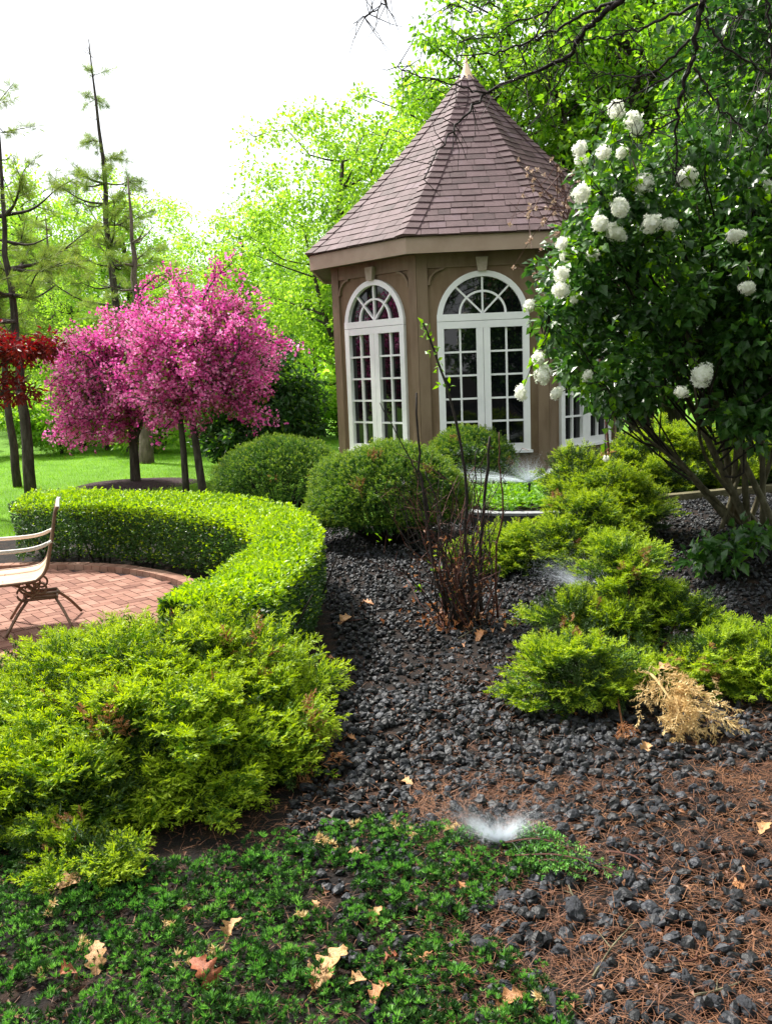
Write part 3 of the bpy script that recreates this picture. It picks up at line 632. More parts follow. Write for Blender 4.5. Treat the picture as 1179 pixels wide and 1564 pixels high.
for q in range(110):
    k = r.integers(5, 12); p = bp[k] + r.normal(size=3) * np.array([.07, .03, .03]) + np.array([.03, 0, 0]); d = np.array([r.normal() * .8 + .2, -.5, -.5 + r.normal() * .45])
    mb.scatter(Td[q % 3], p[None], d[None], r.uniform(.07, .14, 1), r)
mb.build('dead_branch', [m_strawjun, m_strawjun], jr)['label'] = 'dead straw coloured branch drooping to the ground'
mb = MB(); bp = spline([(1.2, 4.5, .08), (1.12, 4.2, .1), (1.08, 3.95, .03)], 8); mb.tube(bp, .005, 5)
for q in range(10): mb.scatter(Td[q % 3], (bp[-1] + r.normal(size=3) * .02)[None], np.array([[r.normal() * .5, -.7, -.1]]), .09, r)
mb.build('dead_twig', [m_deadleaf, m_deadleaf], jr)
juniper('golden_juniper', 'golden juniper against the dark edging wall, in front of the middle sprinkler jet', (1.55, 7.6, 0),
        [((1.38, 7.35, .16), (.36, .3, .26)), ((1.75, 7.7, .28), (.38, .34, .32)), ((1.1, 7.6, .12), (.3, .3, .26)), ((2.0, 8.3, .42), (.45, .4, .38)), ((1.95, 8.8, .62), (.34, .34, .3)), ((2.3, 8.2, .3), (.35, .35, .3)), ((.85, 7.5, .1), (.25, .25, .22))], 540, 54, (.09, .16), stems=40)
juniper('golden_juniper', 'golden juniper in the raised bed behind the timber edging', (3.7, 10.9, .2),
        [((3.1, 10.8, .45), (.45, .4, .35)), ((3.7, 10.9, .55), (.5, .4, .4)), ((4.4, 10.9, .5), (.5, .4, .4)), ((5.1, 11.0, .45), (.5, .4, .35)), ((2.7, 10.6, .35), (.3, .3, .25)), ((3.4, 10.45, .32), (.4, .3, .25)), ((4.2, 10.55, .32), (.4, .3, .25))], 480, 55, (.11, .2), stems=40)
juniper('golden_juniper', 'small low juniper sprawling under the big one, at bottom left', (-1.15, 3.0, 0), [((-1.08, 2.92, .05), (.15, .13, .12)), ((-1.3, 3.0, .05), (.13, .12, .1))], 1100, 56, (.06, .11), mats=[m_junt, m_jung, m_jund], stems=10, kcl=(.05, .09))

# creeping juniper ground cover
r = RNG(61); Tc = [T_frond(r, 9, 2, .8, .03, .5, .9, .05, .45) for _ in range(5)]; mb = MB()
def inpoly(x, y, P):
    c = False; j = len(P) - 1
    for i in range(len(P)):
        if (P[i][1] > y) != (P[j][1] > y) and x < (P[j][0] - P[i][0]) * (y - P[i][1]) / (P[j][1] - P[i][1]) + P[i][0]: c = not c
        j = i
    return c
CARPET = [tuple(G(a, b)[:2]) for a, b in [(-260, 1275), (60, 1290), (170, 1320), (300, 1325), (420, 1292), (560, 1268), (640, 1262), (700, 1285), (800, 1290), (835, 1325), (735, 1388), (695, 1440), (760, 1470), (825, 1495), (870, 1540), (850, 1640), (-260, 1640)]]
n = 10000; cx = r.uniform(-1.9, .75, n); cy = r.uniform(1.85, 3.5, n)
dens = .5 + .8 * noise3(np.c_[cx, cy, cx * 0], 6.5, 62) + .5 * noise3(np.c_[cx, cy, cx * 0], 19, 63)
mask = (dens > -.1) & np.array([inpoly(a + q, b, CARPET) for a, b, q in zip(cx, cy, r.normal(size=n) * .02)])
kp = []
for x, y in zip(cx[mask], cy[mask]):
    if all((x - u) ** 2 + (y - v) ** 2 > .043 ** 2 for u, v in kp): kp.append((x, y))
Tt = [T_tuft(r, 14, .075) for _ in range(6)]
for x, y in kp:
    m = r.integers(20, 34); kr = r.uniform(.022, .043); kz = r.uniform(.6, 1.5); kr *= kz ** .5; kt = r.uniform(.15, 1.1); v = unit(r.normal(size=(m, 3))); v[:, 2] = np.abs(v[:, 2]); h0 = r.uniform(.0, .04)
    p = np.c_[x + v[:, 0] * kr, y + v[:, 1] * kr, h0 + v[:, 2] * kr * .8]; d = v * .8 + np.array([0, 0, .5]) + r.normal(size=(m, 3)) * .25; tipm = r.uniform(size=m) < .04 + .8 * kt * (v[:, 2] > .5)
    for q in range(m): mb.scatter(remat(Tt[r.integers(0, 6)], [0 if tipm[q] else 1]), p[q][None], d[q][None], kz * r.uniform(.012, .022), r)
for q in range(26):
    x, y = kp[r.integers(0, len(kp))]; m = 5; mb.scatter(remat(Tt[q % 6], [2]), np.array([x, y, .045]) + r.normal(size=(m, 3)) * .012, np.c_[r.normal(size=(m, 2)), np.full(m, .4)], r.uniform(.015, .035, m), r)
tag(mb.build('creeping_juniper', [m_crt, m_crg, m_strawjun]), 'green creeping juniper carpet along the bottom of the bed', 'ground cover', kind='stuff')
mb = MB(); root = thing('juniper_sprig', 'long feathery green juniper sprig lying right of the nearest sprinkler', 'sprig', (.42, 2.95, 0))
for a, b in (((.38, 2.97, .05), (.62, 2.88, .06)), ((.4, 2.9, .04), (.72, 2.76, .05)), ((.42, 2.98, .05), (.56, 3.0, .05)), ((.45, 2.86, .03), (.6, 2.78, .04))):
    ax = spline([a, (np.array(a) + b) / 2 + [0, 0, .03], b], 10); mb.tube(ax, .003, 4, 2)
    for q in range(1, 10):
        for sg in (-1, 1):
            t_ = unit(np.array(b) - a); s_ = np.array([-t_[1], t_[0], 0]) * sg
            mb.scatter(Tc[q % 5], ax[q][None], (t_ * .8 + s_ * .9 + r.normal(size=3) * .15)[None], (.075 * (1.15 - .06 * q)), r, nrm=np.array([[0, 0, 1.]]))
mb.build('foliage', [m_crt, m_crg, m_redtwig], root)

# ------------------------------------------------------------------ gravel, needles, rocks, fallen leaves
def ico(sub):
    b = bmesh.new(); bmesh.ops.create_icosphere(b, subdivisions=sub, radius=1); b.verts.ensure_lookup_table()
    V = np.array([v.co[:] for v in b.verts]); Fa = np.array([[v.index for v in f.verts] for f in b.faces]); b.free(); return V, Fa
def rockT(sub, seed, rough):
    V, Fa = ico(sub); V = V * (1 + rough * noise3(V, 2.2, seed) + rough * .6 * noise3(V, 5.5, seed + 3))[:, None]
    if sub >= 3: V = V * (1 + .05 * noise3(V, 9, seed + 7) - .10 * np.clip(noise3(V, 15, seed + 9) - .25, 0, 1) - .06 * np.clip(noise3(V, 26, seed + 11) - .3, 0, 1))[:, None]
    r = RNG(seed); V = V * r.uniform(.65, 1.15, 3) * np.array([1, 1, .8]); return V, [(Fa, 0)]
r = RNG(71); mb = MB(); RT2 = [rockT(2, s, .42) for s in range(8)]; RT1 = [rockT(1, s + 20, .35) for s in range(8)]
def bedmask(x, y):
    c = .12 * noise3(np.c_[x, y, x * 0], 2.5, 5)
    left = np.interp(y, [1.9, 3.2, 4.2, 5, 5.6, 6.4, 7.3, 8.2, 10], [.0, -.45, -.3, -.42, -.36, -.45, -.72, -1.3, -1.6])
    wgt = np.where(y > 3.5 + c, 1., np.where(x > .2, .5, .4) * np.ones_like(x))
    wgt = np.where((y < 3.5 + c) & (y > 2.95 + c) & (x < .55), .75, wgt)
    wgt = np.where((x > 1.15 + c) & (y < 4.6), wgt * .6, wgt)
    inb = (x > left) & (x < 5.2) & (y < np.interp(x, WL[:, 0], WL[:, 1]) - .1)
    return wgt * inb
for (y0, y1, n, sz, Ts) in ((1.9, 4.7, 13000, (.011, .025), RT2), (4.7, 9.9, 26000, (.013, .024), RT1)):
    x = r.uniform(-1.6, .62 * y1 * .75 + .4, n); y = r.uniform(y0, y1, n); k = (r.uniform(size=n) < bedmask(x, y)) & (np.abs(x) < .5 * y + .35); x, y = x[k], y[k]; n = len(x)
    s = sz[0] * .6 + (sz[1] * 1.15 - sz[0] * .6) * r.uniform(0, 1, n) ** 1.3; z = hgt(x, y) + s * .35 + r.uniform(0, .012, n); kk = r.integers(0, 8, n)
    for t in range(8):
        m_ = kk == t; mb.scatter(Ts[t], np.c_[x, y, z][m_], r.normal(size=(m_.sum(), 3)), s[m_], r)
tag(mb.build('gravel', m_rock), 'black lava gravel covering the middle of the bed', 'gravel', kind='stuff')
# gravel under the hedge and by the path
n = 150000; mb = MB(); x = r.uniform(-1.6, 2.7, n); y = r.uniform(1.85, 5.2, n); c = noise3(np.c_[x, y, x * 0], 3, 9)
k = (r.uniform(size=n) < np.where(y < 3.6, 1, .16) * np.where(x < .05, .12, 1) * (.62 + .5 * c)) & (x < .5 * y + .3); x, y = x[k], y[k]; n = len(x); a = r.uniform(0, 6.28, n)
d = np.c_[np.cos(a), np.sin(a), r.normal(size=n) * .16]; Tn = (np.array([[-.011, 0, 0], [.011, 0, 0], [.011, .5, .05], [-.011, .5, .05], [0, 1, 0]]), [(np.array([[0, 1, 2, 3]]), 0), (np.array([[3, 2, 4]]), 0)])
mb.scatter(Tn, np.c_[x, y, hgt(x, y) + r.uniform(.006, .026, n)], d, r.uniform(.03, .085, n), r, nrm=np.tile([0, 0, 1.], (n, 1)))
n = 2600; x = r.uniform(-1.7, 2.2, n); y = r.uniform(1.85, 4.6, n); k = (x < .5 * y + .3) & ((x < .2) | (y < 3.4)); n = k.sum()
mb.scatter(T_leaf(.5, .2, .2), np.c_[x[k], y[k], hgt(x[k], y[k]) + r.uniform(.004, .03, n)], np.c_[r.normal(size=(n, 2)), r.normal(size=n) * .3], r.uniform(.012, .035, n), r, nrm=np.c_[r.normal(size=(n, 2)) * .5, np.ones(n)])
tag(mb.build('pine_needles', m_needle), 'fallen reddish brown pine needles over the bed', 'needles', kind='stuff')

ROCKS = [(880,1400,26),(925,1480,17),(995,1455,16),(1110,1470,14),(770,1375,22),(960,1350,20),(800,1420,15),(1050,1500,18),(855,1455,18),(905,1435,16),(1090,1535,22),(1140,1540,20),(740,1450,20),(845,1540,20),(690,1490,16),(985,1415,14),(1005,1400,18),(1150,1400,14),(1120,1385,13),(965,1310,16),(1030,1350,14),(1075,1295,13),(915,1260,18),(860,1270,16),(845,1240,15),(1100,1240,14),(1000,1240,14),(1065,1210,15),(725,1200,14),(720,1165,12),(618,1168,12),(790,1160,12),(640,1215,13),(585,1215,12),(560,1235,13),(655,1260,13),(600,1260,15),(620,1285,13),(700,1240,12),(660,1200,12),(760,1240,13),(1165,1320,15),(1010,1290,13),(940,1380,15),(870,1350,15),(820,1370,13),(1080,1430,13),(1035,1445,12),(960,1440,13),(775,1510,17),(820,1490,14),(900,1530,16),(960,1540,17),(1010,1545,14),(640,1500,15),(715,1530,14),(885,1190,12),(940,1200,12),(1140,1180,12),(820,1190,11),(540,1185,11),(525,1150,11),(570,1130,11),(690,1120,11),(650,1085,11),(740,1090,11),(600,1060,10),(560,1080,10),(700,1050,10),(790,1060,10)]
BIG = [rockT(4, s + 50, .26) for s in range(6)]; bigme = []
for k, T in enumerate(BIG):
    q = MB(); q.add(T[0], T[1][0][0]); o = q.build('lava_rock', m_rock); bigme.append(o.data); bpy.data.objects.remove(o)
r = RNG(81)
for k, (px, py, s) in enumerate(ROCKS):
    g = G(px, py, .012); s_ = s * np.linalg.norm(g - np.array([0, 0, CZ])) / F * .72
    o = bpy.data.objects.new('lava_rock', bigme[k % 6]); C.objects.link(o); o.location = (g[0], g[1], s_ * .42); o.scale = (s_,) * 3; o.rotation_euler = tuple(r.uniform(0, 6.28, 3))
    if py > 1300: lb = 'fist sized black lava rock lying on brown pine needles at lower right' if px > 730 else 'black lava rock half hidden at the edge of the creeping juniper'
    elif py > 1140: lb = 'black lava rock on needles near the sprinkler spray'
    else: lb = 'slightly larger slate black stone among the fine gravel'
    tag(o, lb, 'rock', ('lava rocks on the needles at lower right' if px > 730 else 'lava rocks by the creeping juniper') if py > 1300 else 'lava rocks near the sprinkler spray' if py > 1140 else 'larger stones in the gravel')

def oakmesh(seed, curl, mat, lobes=4):
    r = RNG(seed); n = 34; t = np.linspace(0, 1, n); wv = .27 * np.sin(math.pi * np.clip(t, .02, .98) ** .8) ** .7 * (1 + .3 * np.sin(t * lobes * 2 * math.pi + 1) + .06 * np.sin(t * 31 + seed)) * .9 + .012
    wl = wv * r.uniform(.8, 1.1); wr = np.roll(wv, 1) * r.uniform(.8, 1.1); V = []
    for k in range(n):
        for f in (-1, -.5, 0, .5, 1):
            wd = (wl if f < 0 else wr)[k] * abs(f); x = math.copysign(wd, f) if f else 0.
            z = curl * (x * x * 1.5) + curl * .5 * math.sin(t[k] * 3.0) * .3 + .045 * math.sin(9 * t[k] + f * 2 + seed) * abs(f) + .02 * math.sin(23 * t[k] + f * 5 + seed)
            V.append([x, t[k] - .5, z])
    V = np.array(V); i = np.arange(n - 1)[:, None] * 5 + np.arange(4)[None]; q = MB(); q.add(V, np.stack([i, i + 1, i + 6, i + 5], -1).reshape(-1, 4))
    ax = np.array([[0, -.68, .02], [0, -.5, .006 + V[2, 2]], [0, 0, V[n // 2 * 5 + 2, 2] + .006], [0, .45, V[-3, 2]]]); q.tube(ax, [.012, .012, .009, .003], 4)
    o = q.build('oak_leaf', mat, smooth=True); me = o.data; bpy.data.objects.remove(o); return me
OM = [oakmesh(1, .8, m_oakpale), oakmesh(2, 1.5, m_oakleaf), oakmesh(3, -.8, m_oakleaf, 3), oakmesh(4, 2.0, m_oakred), oakmesh(5, 1.0, m_oakpale, 3), oakmesh(6, 1.8, m_oakpale)]
LV = [  # px, py, length in pixels, mesh, tilt, label
 (505,1478,95,0,.4,'biggest pale tan oak leaf at the bottom of the creeping juniper'),(545,1500,45,4,.7,'small tan leaf touching the biggest oak leaf'),(470,1500,38,1,.8,'small orange leaf standing left of the biggest oak leaf'),(582,1520,55,1,.3,'orange brown leaf right of the biggest oak leaf'),
 (148,1463,60,0,.8,'pale curled leaf tilted in the juniper carpet at lower left'),(312,1492,75,3,.9,'red brown leaf standing with upturned lobes in the carpet'),(108,1352,58,4,.3,'flat tan leaf just below the small low juniper'),(358,1420,46,5,.9,'straw coloured crumpled leaf in the middle of the carpet'),
 (285,1385,30,2,.4,'reddish leaf sunk in a dark gap of the carpet'),(105,1490,40,3,.5,'dark brown leaf beside the pale curled one at lower left'),(540,1305,36,4,.3,'square tan leaf at the top edge of the carpet'),(780,1530,62,1,.7,'glossy orange leaf furthest right at the bottom edge'),
 (640,1455,50,2,.3,'orange leaf between carpet and dark rocks'),(705,1362,40,1,.9,'orange leaf standing under the nearest sprinkler'),(720,1505,36,3,.4,'dark red leaf right of the carpet bottom'),(600,1470,36,3,.2,'red leaf lying near the biggest oak leaf'),
 (1130,1338,62,2,.2,'long flat brown leaf at the right edge on needles'),(1168,1265,36,4,.3,'small tan leaf at the far right edge'),(530,948,40,4,.3,'pale star shaped oak leaf on gravel next to the hedge'),(560,925,34,1,.3,'brown leaf in the gravel under the middle yew'),
 (500,1010,34,1,.2,'curled brown leaf by the outer tip of the big juniper'),(1015,1025,46,4,.4,'pale pinkish leaf caught in the right juniper'),(985,1145,36,5,.5,'tan leaf under the right juniper'),(735,972,40,1,.3,'orange leaf at the foot of the bare shrub'),(700,985,34,2,.3,'brown leaf left of the orange one below the bare shrub'),
 (620,1195,36,0,.2,'small pale leaf above the nearest sprinkler spray'),(535,1130,30,1,.3,'orange leaf beside the right tip of the big juniper'),(610,1165,20,2,.3,'small orange leaf next to a round grey stone'),(880,1085,26,2,.3,'small brown leaf left of the right juniper'),(655,855,26,4,.3,'tan leaf on gravel under the bare shrub twigs'),(830,965,24,1,.3,'small brown leaf on gravel near the middle sprinkler'),(480,1385,26,5,.8,'straw curl of dead leaf near the carpet middle'),(700,1395,22,5,.5,'small straw leaf under the sprig'),(575,1400,40,5,.9,'dry straw stalk leaf leaning at the right of the carpet')]
r = RNG(91)
for px, py, ln, k, tl, lb in LV:
    h = .035 if (py > 1340 and px < 700) else .02
    g = G(px, py, h); 
    if px in (1015,): g = D(px, py, 4.35)
    s_ = .76 * ln * np.linalg.norm(g - np.array([0, 0, CZ])) / F
    o = bpy.data.objects.new('oak_leaf', OM[k]); C.objects.link(o); o.location = tuple(g); o.scale = (s_,) * 3; o.rotation_euler = (tl * .7, r.uniform(-.35, .35), r.uniform(-2.4, -.5) if tl < .75 else r.uniform(-1.2, 1.2)); tag(o, lb, 'leaf', 'fallen oak leaves')

r = RNG(97)
for k, (a, b, lb) in enumerate([((905, 1492), (965, 1412), 'long pale fallen twig among the rocks at the lower right'), ((1010, 1470), (1120, 1440), 'thin fallen twig crossing the needles near the right edge'), ((880, 1378), (868, 1352), 'short tan twig just right of the juniper sprig'), ((560, 945), (500, 952), 'thin pale twig on the gravel next to the hedge'), ((700, 975), (735, 955), 'broken twig below the bare shrub'), ((860, 975), (900, 968), 'thin twig on gravel left of the right juniper'), ((1060, 1520), (1130, 1500), 'fallen twig close to the bottom right corner'), ((930, 1300), (1000, 1330), 'dark fallen twig right of the nearest sprinkler')]):
    p, q_ = G(*a, .025), G(*b, .03); m_ = (p + q_) / 2 + r.normal(size=3) * .012; q = MB(); q.tube(spline([p, m_, q_], 8) , np.linspace(.004, .002, 8) * (1 + .2 * np.sin(np.arange(8) * 2.)), 5)
    e = m_ + (q_ - p) * .2 + np.array([-(q_ - p)[1], (q_ - p)[0], 0]) * .25; q.tube([m_, e], [.0022, .0012], 4); tag(q.build('fallen_twig', m_barkpale if k % 2 == 0 else m_redtwig, loc=p), lb, 'twig', 'fallen twigs')
# ------------------------------------------------------------------ trees
def limb(a, b, r, sag=.12, n=7):
    a, b = np.array(a), np.array(b); L = np.linalg.norm(b - a); m1 = a * .66 + b * .34 + r.normal(size=3) * L * .07; m2 = a * .33 + b * .67 + r.normal(size=3) * L * .07 + np.array([0, 0, sag * L])
    return spline([a, m1, m2, b], n)
def leafy(name, label, cat, base, trunks, clumps, cr, per, T, size, mats, bark, seed, group=None, limbs=.6, up_=.35, extra=None, fol='crown', lr=.02, twigs=0):
    """trunks: [(points, radii)]; clumps (n,3): leaf clump centres, cr radius; limbs from the nearest trunk point below"""
    r = RNG(seed); root = thing(name, label, cat, base, group); tb = MB()
    tp = []; trk = []
    for pts, rad in trunks:
        p = spline(pts, 14); rr = np.interp(np.linspace(0, 1, 14), np.linspace(0, 1, len(rad)), rad); q = MB(); q.tube(p, rr, 9); q.build('trunk', bark, root, smooth=True); tp.append(np.c_[p, rr])
    tp = np.concatenate(tp); lb = MB(); clumps = np.asarray(clumps)
    for c in clumps[r.uniform(size=len(clumps)) < limbs]:
        low = tp[tp[:, 2] < c[2] - .12 * abs(np.linalg.norm(c[:2] - tp[:, :2].mean(0)))]
        if len(low) == 0: low = tp[:3]
        d = np.linalg.norm(low[:, :3] - c, axis=1) - .25 * low[:, 2]; a = low[np.argmin(d + r.uniform(0, .5, len(d)) * cr)]
        L = limb(a[:3], c, r); lb.tube(L, np.linspace(min(a[3] * .55, lr * 2.2), lr * .3, 7), 5)
        for _ in range(twigs):
            k = r.integers(3, 7); e = L[k] + unit(r.normal(size=3) + np.array([0, 0, .3])) * cr * r.uniform(.5, 1.1); lb.tube(np.array([L[k], (L[k] + e) / 2 + r.normal(size=3) * cr * .08, e]), [lr * .4, lr * .3, lr * .12], 4)
    if lb.n: lb.build('limbs', bark, root, smooth=True)
    n = len(clumps) * per; ci = np.repeat(np.arange(len(clumps)), per); rr = cr * r.uniform(.55, 1.25, len(clumps))
    v = unit(r.normal(size=(n, 3))) * (r.uniform(0, 1, (n, 1)) ** .45); p = clumps[ci] + v * rr[ci][:, None] * np.array([1.1, 1.1, .75]); d = v + r.normal(size=(n, 3)) * .6 + np.array([0, 0, -.25])
    nr = np.c_[r.normal(size=(n, 2)) * .6, np.full(n, up_ * 2)]
    mb = MB(); sc = r.uniform(.65, 1.25, n) * size
    mi = r.choice(len(mats), n, p=[1] if len(mats) == 1 else np.array([.86] + [.14 / (len(mats) - 1)] * (len(mats) - 1)))
    for q in range(len(mats)): mb.scatter(remat(T, [q]), p[mi == q], d[mi == q], sc[mi == q], r, nrm=nr[mi == q])
    mb.build(fol, mats, root); return root
def crown_clumps(r, c, rad, n, shell=.5, lump=.25, seed=0):
    v = unit(r.normal(size=(n, 3))); f = r.uniform(0, 1, (n, 1)) ** shell; f = f * (1 + lump * noise3(v * 1.0, 2.6, seed)[:, None]); return np.array(c) + v * f * np.array(rad)

# pink crabapples: blossom strung along arching twigs
def crab(label, base, trunks, tips_c, tips_r, n, seed, spikes=(), more=()):
    r = RNG(seed); root = thing('crabapple_tree', label, 'tree', base, 'pink crabapple trees on the lawn'); tb = []
    for pts, rad in trunks:
        p = spline(pts, 12); q = MB(); q.tube(p, np.interp(np.linspace(0, 1, 12), np.linspace(0, 1, len(rad)), rad), 8); q.build('trunk', m_bark, root, smooth=True); tb.append(p)
    tb = np.concatenate(tb); fork = tb[tb[:, 2] > tb[:, 2].max() * .55]
    bl = MB(); br = MB(); lf = MB(); P = []; Dd = []
    ends = crown_clumps(r, tips_c, tips_r, n, .36, .3, seed)
    ends = np.concatenate([ends] + [crown_clumps(r, c, rr, k, .5, .4, seed + 3) for c, rr, k in more]); ends = ends[ends[:, 2] > .8]; ends = np.concatenate([ends, np.array(spikes).reshape(-1, 3)])
    for e in ends:
        a = fork[np.argmin(np.linalg.norm(fork - e, axis=1) + r.uniform(0, 1.2, len(fork)))]; L = limb(a, e, r, .1, 9); br.tube(L, np.linspace(.028, .005, 9), 5)
        for s_ in range(3):
            k = r.integers(3, 9); d = unit(r.normal(size=3) + np.array([0, 0, .5]) + unit(e - a) * .9) * r.uniform(.25, .6); q = np.array([L[k], L[k] + d * .5 + r.normal(size=3) * .04, L[k] + d]); br.tube(q, [.008, .006, .003], 4)
            t = r.uniform(0, 1, 30)[:, None]; P.append(q[0] * (1 - t) + q[2] * t + r.normal(size=(30, 3)) * .05)
        t = r.uniform(.35, 1.02, 40); P.append(np.stack([np.interp(t, np.linspace(0, 1, 9), L[:, k]) for k in range(3)], -1) + r.normal(size=(40, 3)) * .055)
    P = np.concatenate(P); n = len(P); d = r.normal(size=(n, 3)); T = T_kite(.95); bl.scatter(T, P, d, r.uniform(.03, .062, n), r)
    P2 = P + r.normal(size=P.shape) * .03; bl.scatter(T, P2, r.normal(size=(n, 3)), r.uniform(.03, .055, n), r)
    k = r.uniform(size=n) < .3; lf.scatter(T_kite(.5), P[k] + r.normal(size=(k.sum(), 3)) * .06, r.normal(size=(k.sum(), 3)), r.uniform(.05, .09, k.sum()), r)
    br.build('branches', m_bark, root); bl.build('blossom', m_pink, root); lf.build('leaves', m_bronze, root); return root
bA = G(208, 742); bB = G(285, 757); bC = G(311, 757)
crab('pink flowering crabapple growing from the mulch ring on the lawn', bA, [([bA, D(205, 690, 14.95), D(200, 620, 15), D(190, 540, 15)], [.095, .078, .065, .035]), ([D(204, 680, 14.95), D(225, 620, 14.9), D(250, 560, 14.8)], [.05, .04, .025])],
     D(192, 588, 15.2), (1.5, 1.3, 1.15), 78, 101, [D(160, 470, 15.2), D(240, 420, 15.2), D(115, 660, 15), D(95, 665, 15.1)], [(D(110, 640, 14.9), (.55, .6, .42), 22), (D(120, 570, 15), (.5, .6, .5), 18), (D(250, 480, 15), (.7, .6, .5), 22), (D(170, 655, 14.6), (.7, .5, .3), 16)])
crab('twin trunked pink crabapple in front of the dark evergreen, behind the hedge', (bB + bC) / 2, [([bB, D(280, 680, 13.4), D(272, 610, 13.4), D(262, 540, 13.5)], [.058, .047, .04, .025]), ([bC, D(300, 680, 13.35), D(290, 600, 13.4), D(305, 520, 13.4)], [.066, .056, .048, .025])],
     D(312, 552, 13.5), (1.02, 1.05, .82), 80, 102, [D(331, 405, 13.5), D(333, 420, 13.5), D(300, 445, 13.5), D(265, 440, 13.6), D(385, 475, 13.5)], [(D(395, 540, 13.4), (.42, .5, .5), 20), (D(250, 560, 13.2), (.55, .5, .55), 22), (D(345, 490, 13.5), (.5, .5, .3), 12), (D(270, 630, 13.2), (.5, .4, .25), 10), (D(370, 610, 13.3), (.4, .4, .3), 10)])
mb = MB(); nr = 60; a = np.linspace(0, 2 * math.pi, nr, endpoint=False); rr = .95 * (1 + .05 * np.sin(3 * a)); V = [[bA[0], bA[1], .09]]
for f, z in ((.5, .075), (.85, .045), (1, .012)): V += [[bA[0] + f * q * math.cos(t) * 1.1, bA[1] + f * q * math.sin(t), z] for q, t in zip(rr, a)]
Fa = [[0, 1 + k, 1 + (k + 1) % nr, 1 + (k + 1) % nr] for k in range(nr)]; mb.add(V, [[0, 1 + k, 1 + (k + 1) % nr] for k in range(nr)])
for q in range(2): mb.F.append((np.array([[1 + q * nr + k, 1 + (q + 1) * nr + k, 1 + (q + 1) * nr + (k + 1) % nr, 1 + q * nr + (k + 1) % nr] for k in range(nr)]), 0))
tag(mb.build('mulch_ring', m_mulch, smooth=True), 'round bed of dark bark mulch at the foot of a pink tree', kind='structure')

# thin pines at left
def pine(label, base, top, tr, wh0, seed, n_wh=12, blen=2.2, dens=26, gap=.0, bark=m_barkbrown):
    r = RNG(seed); root = thing('pine_tree', label, 'tree', base, 'thin pines behind the lawn'); base = np.array(base); top = np.array(top); H = top - base
    t = np.linspace(0, 1, 16); p = base + t[:, None] * H + np.c_[r.normal(size=(16, 2)) * .03, np.zeros(16)] * (t * (1 - t) * 4)[:, None]; q = MB(); q.tube(p, tr * (1 - t * .93), 9); q.build('trunk', bark, root, smooth=True)
    br = MB(); nd = MB(); Tn_ = [T_tuft(r, 16, .016) for _ in range(3)]; PP = []; DD = []
    for k in range(n_wh):
        f = wh0 + (1 - wh0) * (k + .3) / n_wh; c = base + H * f
        L0 = blen * (.25 if f > .72 and r.uniform() < .75 else 1) * (1.05 - f) ** .8 * r.uniform(.7, 1.15)
        for b in range(r.integers(3, 6)):
            a = r.uniform(0, 6.28); d = np.array([math.cos(a), math.sin(a), r.uniform(-.05, .45)]); L = L0 * r.uniform(.5, 1.15); e = c + d * L + np.array([0, 0, .12 * L]); m_ = c + d * L * .5 - np.array([0, 0, .06 * L]); bp = spline([c, m_, e], 8); br.tube(bp, np.linspace(.035 * min(1, L), .006, 8), 5)
            if r.uniform() < gap + (.55 if f > .74 else 0): continue
            for s_ in range(int(3 + 3 * L)):
                k2 = r.integers(3, 8); g = bp[k2]; sd = unit(d * .8 + r.normal(size=3) * np.array([.7, .7, .35])) * r.uniform(.2, .55); br.tube(np.array([g, g + sd * .5, g + sd]), [.008, .006, .003], 4)
                m = dens // 2; tt = r.uniform(.2, 1.05, m)[:, None]; PP.append(g + sd * tt + r.normal(size=(m, 3)) * .03); DD.append(unit(sd + r.normal(size=(m, 3)) * .5))
    PP = np.concatenate(PP); DD = np.concatenate(DD); k = r.integers(0, 3, len(PP)); br.tube(p, tr * .6 * (1 - t * .93), 6)
    for q in range(3): nd.scatter(Tn_[q], PP[k == q], DD[k == q], r.uniform(.12, .22, (k == q).sum()), r)
    br.build('branches', bark, root, smooth=True); nd.build('needles', m_pineneedle, root); return root
pine('slim leaning pine with dark trunk at the left edge of the lawn', G(48, 757), D(-8, 130, 14.3), .10, .42, 111, 9, 2.2, 28, .2, m_bark)
pine('tall thin pine with a bare pointed leader rising above the pink trees', D(206, 722, 22), D(136, 60, 22), .15, .34, 112, 14, 2.3, 26, .15, m_bark)
pine('stout brown trunked pine behind the pink crabapples', D(226, 722, 19), D(196, 270, 19), .17, .45, 113, 7, 1.9, 20, .35)
pine('dark slender pine further left behind the red maple', G(28, 745), D(-30, 250, 15.5), .08, .5, 114, 7, 1.7, 20, .2, m_bark)
pine('distant pine left of the pink crabapples', D(100, 700, 25), D(70, 330, 25), .16, .3, 115, 9, 2.6, 30, .05)

# red maple at left edge
r = RNG(121); bb = (-5.75, 12.1, 0)
cl = np.concatenate([crown_clumps(r, D(10, 530, 12), (.7, .5, .22), 26, .5), crown_clumps(r, D(55, 535, 12), (.35, .3, .12), 10, .5), crown_clumps(r, D(0, 600, 12), (.45, .4, .25), 14, .5), crown_clumps(r, D(-70, 520, 12.2), (.7, .6, .4), 20, .5)])
leafy('red_maple', 'red leaved maple reaching in from the left edge', 'tree', bb, [([bb, (-5.75, 12.1, .8), (-5.65, 12.1, 1.6), (-5.5, 12.1, 2.2)], [.1, .09, .07, .03])], cl, .17, 60, T_kite(.4), .09, [m_red], m_bark, 122, lr=.016)

